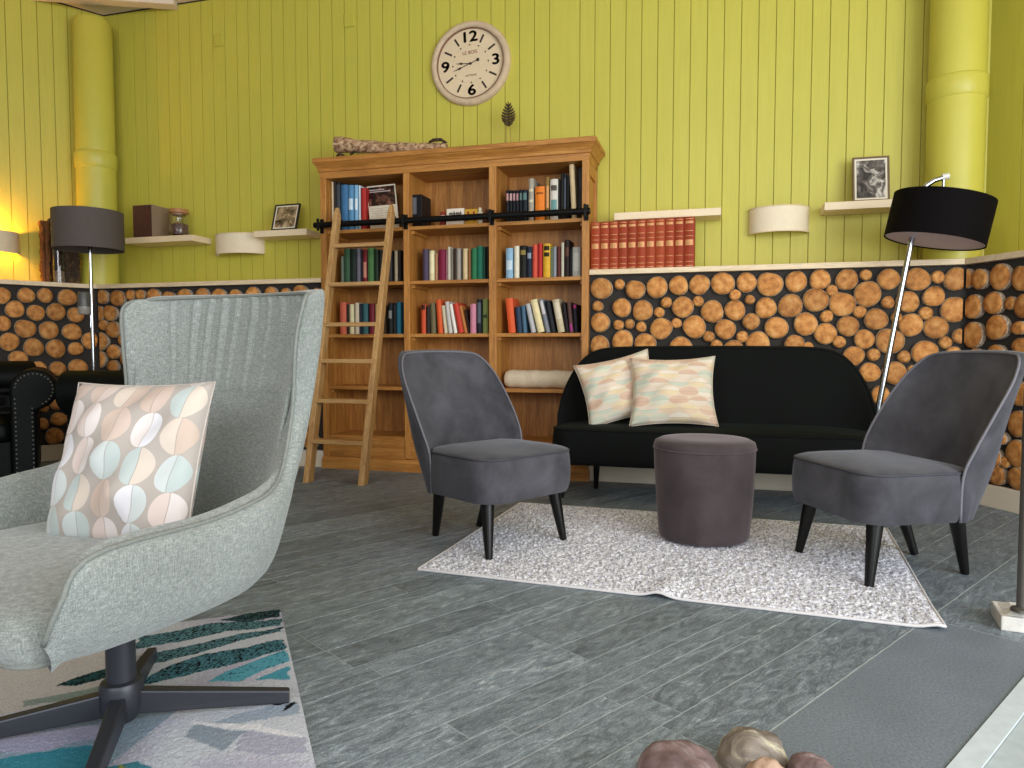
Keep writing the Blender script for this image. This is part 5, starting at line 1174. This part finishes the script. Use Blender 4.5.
# ------------------------------------------------------------------ rugs
def pale_rug():
    A, B, C_, D_ = [np.array(on_z(*p, .015)[:2]) for p in ((418, 567), (945, 626.5), (887, 527), (520, 501.5))]
    t = thing('shag_rug', 'pale grey white shag rug under the velvet chairs and pouf', 'rug', (0, 0, 0)); nu, nv = 330, 230
    r = np.random.RandomState(3); m = MB(); rows = []
    J = r.uniform(-1, 1, (nv + 1, nu + 1)); J = (J + np.roll(J, 1, 0) * .5 + np.roll(J, 1, 1) * .5) / 1.5
    def base(u, v):
        p = (A * (1 - u) + B * u) * (1 - v) + (D_ * (1 - u) + C_ * u) * v
        lift = .016 * math.exp(-((u - .515 - v * .15) / .022) ** 2) * max(0, 1 - v * 5); lift += .012 * math.exp(-((u - .99) / .02) ** 2) * max(0, 1 - v * 6)
        return p, lift
    for k in range(nv + 1):
        row = []
        for i in range(nu + 1):
            u, v = i / nu, k / nv; p, lift = base(u, v); e = min(1, min(u, 1 - u) * 60, min(v, 1 - v) * 50)
            row.append((p[0] + J[k - 1, i] * .0022, p[1] + J[k, i - 1] * .0022, .007 + lift + e * (.006 + .0065 * J[k, i])))
        rows.append(row)
    m.grid(rows); o = obj('pile', m, MT['shag'], t, smooth=True, recalc=False)
    m = MB(); pts = []
    for u0, v0, u1, v1, n in ((0, 0, 1, 0, 90), (1, 0, 1, 1, 40), (1, 1, 0, 1, 40), (0, 1, 0, 0, 40)):
        for k in range(n): f = k / n; p, l = base(u0 + (u1 - u0) * f, v0 + (v1 - v0) * f); pts.append((p[0], p[1], .006 + l))
    m.tube(pts + [pts[0]], .0055, 8, caps=False); obj('binding', m, MT['binding'], t, smooth=True)
pale_rug()

def printed_rug():
    cor = np.array(on_z(280.5, 609, .012)[:2]); ed = np.array(on_z(316, 768, .012)[:2]); d2 = (ed - cor) / np.linalg.norm(ed - cor); d1 = np.array([d2[1], -d2[0]])
    if d1[0] > 0: d1 = -d1
    W, H = 1.55, 2.1
    def to(px, py): p = np.array(on_z(px, py, .012)[:2]) - cor; return (p @ d1, p @ d2)
    zz = lambda pts: [to(x / 3.103, 600 + y / 3.103) for x, y in pts]
    polys = [  # shape in the pile, its colour, how speckled with black it is
        (zz([(-200, 150), (330, 120), (345, 262), (120, 330), (-200, 400)]), '#c6c0bc', 0),
        (zz([(60, 315), (340, 262), (340, 285), (60, 335)]), '#8f9c95', 0),
        (zz([(575, 412), (660, 378), (740, 352), (920, 312), (935, 350), (820, 372), (600, 388)]), '#9aa6b4', 0),
        (zz([(570, 425), (600, 388), (765, 405), (690, 468), (610, 445)]), '#8f9aa6', 0),
        (zz([(765, 405), (940, 432), (955, 470), (860, 480), (720, 470)]), '#a8a8b8', 0),
        (zz([(-60, 500), (60, 480), (180, 462), (310, 452), (318, 500), (250, 600), (-60, 640)]), '#3f8796', 0),
        (zz([(-60, 430), (120, 410), (330, 380), (330, 420), (120, 470), (-60, 470)]), '#a7a5bb', 0),
        (zz([(408, 152), (430, 115), (560, 92), (640, 74), (740, 66), (870, 60), (872, 78), (700, 98), (560, 128), (425, 152)]), '#5b858c', .36),
        (zz([(438, 204), (436, 172), (560, 147), (740, 106), (874, 84), (874, 95), (760, 122), (600, 168), (490, 195)]), '#587f87', .34),
        (zz([(436, 264), (455, 240), (520, 205), (640, 164), (760, 148), (862, 120), (886, 122), (889, 150), (780, 183), (700, 204), (560, 238)]), '#4f7f8c', .40),
        (zz([(636, 256), (700, 222), (780, 192), (888, 152), (896, 190), (820, 216), (750, 250)]), '#5aa0b2', .04),
        (zz([(796, 244), (890, 206), (899, 246)]), '#4e95a8', 0),
        (zz([(680, 62), (760, 42), (866, 28), (868, 52), (760, 68)]), '#3a5a5e', .6),
        (zz([(660, 335), (700, 302), (830, 290), (800, 302), (700, 330)]), '#2f5f6a', .4),
        (zz([(872, 345), (885, 328), (920, 310), (924, 318), (890, 340)]), '#15191d', 0),
        (zz([(178, 263), (240, 238), (345, 208), (345, 238), (250, 262)]), '#2b5254', .4),
        (zz([(360, 520), (372, 505), (390, 520), (380, 560), (360, 560)]), '#8f9048', 0),
        (zz([(590, 375), (800, 382), (930, 428), (930, 434), (790, 402), (590, 388)]), '#dcdade', 0)]
    nu, nv = 390, 520; u = np.linspace(0, W, nu + 1); v = np.linspace(0, H, nv + 1); UU, VV = np.meshgrid(u, v); r = np.random.RandomState(5)
    wob = np.zeros_like(UU)
    for fx, fy, am in ((31, 17, .004), (57, 83, .003), (140, 120, .002)): wob += am * np.sin(fx * UU + fy * VV)
    X, Y = UU + wob, VV + wob * .7
    colr = np.zeros(UU.shape + (3,)); colr[:] = lin('#c3c6cd')[:3]
    cloud = (np.sin(9 * UU + 3 * np.sin(7 * VV)) + np.sin(13 * VV + 2 * np.sin(11 * UU)) + 2 * r.rand(*UU.shape) - 1) / 3
    sel = cloud > .25; colr[sel] = lin('#b4b2c2')[:3]
    sel = (VV > .55) & (np.sin(5 * UU - 3 * VV + 1) > .55); colr[sel] = lin('#8f9fae')[:3]
    sel = (VV > .8) & (np.sin(7 * UU + 6 * VV) > .8); colr[sel] = lin('#44808e')[:3]
    for P, h, sp in polys:
        ins = np.zeros(UU.shape, bool); n = len(P)
        for i in range(n):
            (x1, y1), (x2, y2) = P[i], P[(i + 1) % n]
            c = ((y1 > Y) != (y2 > Y)) & (X < (x2 - x1) * (Y - y1) / (y2 - y1 + 1e-12) + x1); ins ^= c
        colr[ins] = lin(h)[:3]
        if sp: s = ins & (r.rand(*UU.shape) < sp); colr[s] = lin('#14181b')[:3]
    colr *= (1 + .16 * (r.rand(*UU.shape) - .5))[..., None]
    t = thing('printed_rug', 'abstract white, teal and black printed rug under the woven armchair', 'rug', (0, 0, 0))
    jz = r.rand(*UU.shape); m = MB(); rows = []
    for k in range(nv + 1): rows.append([(cor[0] + d1[0] * u[i] + d2[0] * v[k], cor[1] + d1[1] * u[i] + d2[1] * v[k], .0105 + .002 * jz[k, i]) for i in range(nu + 1)])
    m.grid(rows); o = obj('pile', m, MT['print_rug'], t, smooth=True, recalc=False)
    me = o.data
    if me.polygons[0].normal.z < 0: me.flip_normals()
    ca = me.color_attributes.new('pattern', 'FLOAT_COLOR', 'POINT'); ca.data.foreach_set('color', np.concatenate([colr, np.ones(UU.shape + (1,))], -1).ravel())
    m = MB(); cs = [cor, cor + d2 * H, cor + d1 * W + d2 * H, cor + d1 * W]
    m.hexa([(p[0], p[1], .0005) for p in cs][::-1], [(p[0], p[1], .0098) for p in cs][::-1]); obj('rug_backing', m, MT['binding'], t, bevel=.003)
printed_rug()

# ------------------------------------------------------------------ stones and the post by the frame edge
def stone(label, c, r3, mat, seed, rz=0):
    bm = bmesh.new(); bmesh.ops.create_icosphere(bm, subdivisions=5, radius=1)
    for v in bm.verts:
        p = v.co.copy(); d = 1 + .16 * mnoise.noise(p * 1.1 + Vector((seed, seed * 2, 0))) + .07 * mnoise.noise(p * 2.7 + Vector((seed, 0, 3))) + .02 * mnoise.noise(p * 8)
        v.co = Vector((p.x * r3[0], p.y * r3[1], p.z * r3[2])) * d
    zmin = min(v.co.z for v in bm.verts)
    for v in bm.verts: v.co.z = max(v.co.z - zmin - .008, 0)
    me = bpy.data.meshes.new('stone'); bm.to_mesh(me); bm.free(); me.materials.append(mat); me.polygons.foreach_set('use_smooth', [True] * len(me.polygons))
    o = bpy.data.objects.new('stone', me); COL.objects.link(o); o.location = (c[0], c[1], .001); o.rotation_euler = (0, 0, rz); return setp(o, label, 'stone', 'boulders on the floor at the lower frame edge')
def at_px(u, bdep): return ab((u - 512) / F_PX * bdep, bdep)
stone('big reddish grey boulder at the bottom frame edge, nearest the printed rug', at_px(684, 1.27), (.080, .078, .075), MT['stone_red'], 1.3, .4)
stone('pale veined boulder just behind the reddish boulder at the bottom frame edge', at_px(757, 1.40), (.075, .062, .056), MT['stone_pale'], 4.1, .9)
stone('small tan stone low at the bottom frame edge between the boulders', at_px(776, 1.30), (.045, .035, .058), MT['stone_tan'], 7.7, .2)
stone('flat grey stone nearest the dark floor slab at the bottom frame edge', at_px(822, 1.33), (.042, .05, .050), MT['stone_red'], 9.2, 1.2)
pc = on_z(992, 632); ps = thing('post_stand', 'thin grey post on a white cast stone block at the frame edge', 'post', (pc[0] + .03, pc[1] + .02, 0), radians(-8))
m = MB(); m.box(-.0, .26, -.0, .15, 0, .046); blk = obj('block', m, MT['white_stone'], ps, bevel=.004)
m = MB(); m.hexa([(.012, .012, .046), (.25, .012, .046), (.25, .14, .046), (.012, .14, .046)], [(.04, .04, .06), (.22, .04, .06), (.22, .11, .06), (.04, .11, .06)]); obj('block_top', m, MT['white_stone'], blk, bevel=.003)
q = on_z(1021.5, 611, .066); rz_ = radians(8); dx, dy = q[0] - pc[0] - .03, q[1] - pc[1] - .02; lx, ly = dx * cos(rz_) - dy * sin(rz_), dx * sin(rz_) + dy * cos(rz_)
m = MB(); m.lathe([(0, .066), (.030, .066), (.028, .074), (.0145, .08), (.0145, 1.05), (0, 1.05)], 24, (lx, ly, 0)); obj('post', m, MT['post_grey'], ps, smooth='auto')

# ------------------------------------------------------------------ light
W = bpy.data.worlds.new('daylight'); S.world = W; W.use_nodes = True; bg = W.node_tree.nodes['Background']
bg.inputs['Color'].default_value = (.90, .95, 1.0, 1); bg.inputs['Strength'].default_value = AMB
def area(name, loc, target, sx, sy, power, col):
    l = bpy.data.lights.new(name, 'AREA'); l.shape = 'RECTANGLE'; l.size, l.size_y = sx, sy; l.energy = power; l.color = col
    o = bpy.data.objects.new(name, l); COL.objects.link(o); o.location = loc; d = Vector(target) - Vector(loc); o.rotation_euler = d.to_track_quat('-Z', 'Y').to_euler(); return o
for a in LIGHTS: area(*a)
pl_ = bpy.data.lights.new('sconce_glow', 'POINT'); pl_.energy = GLOW; pl_.color = (1, .45, .06); pl_.shadow_soft_size = .03
po = bpy.data.objects.new('sconce_glow', pl_); COL.objects.link(po)
s, z = wall_px('left', -9, 243, -REC); q = wp('left', s, -REC + .07, 1.70); po.location = q
S.view_settings.view_transform = 'Standard'; S.view_settings.look = 'None'; S.view_settings.exposure = EXPO; S.view_settings.gamma = 1; S.view_settings.use_curve_mapping = False
S.cycles.use_denoising = True; S.cycles.max_bounces = 8
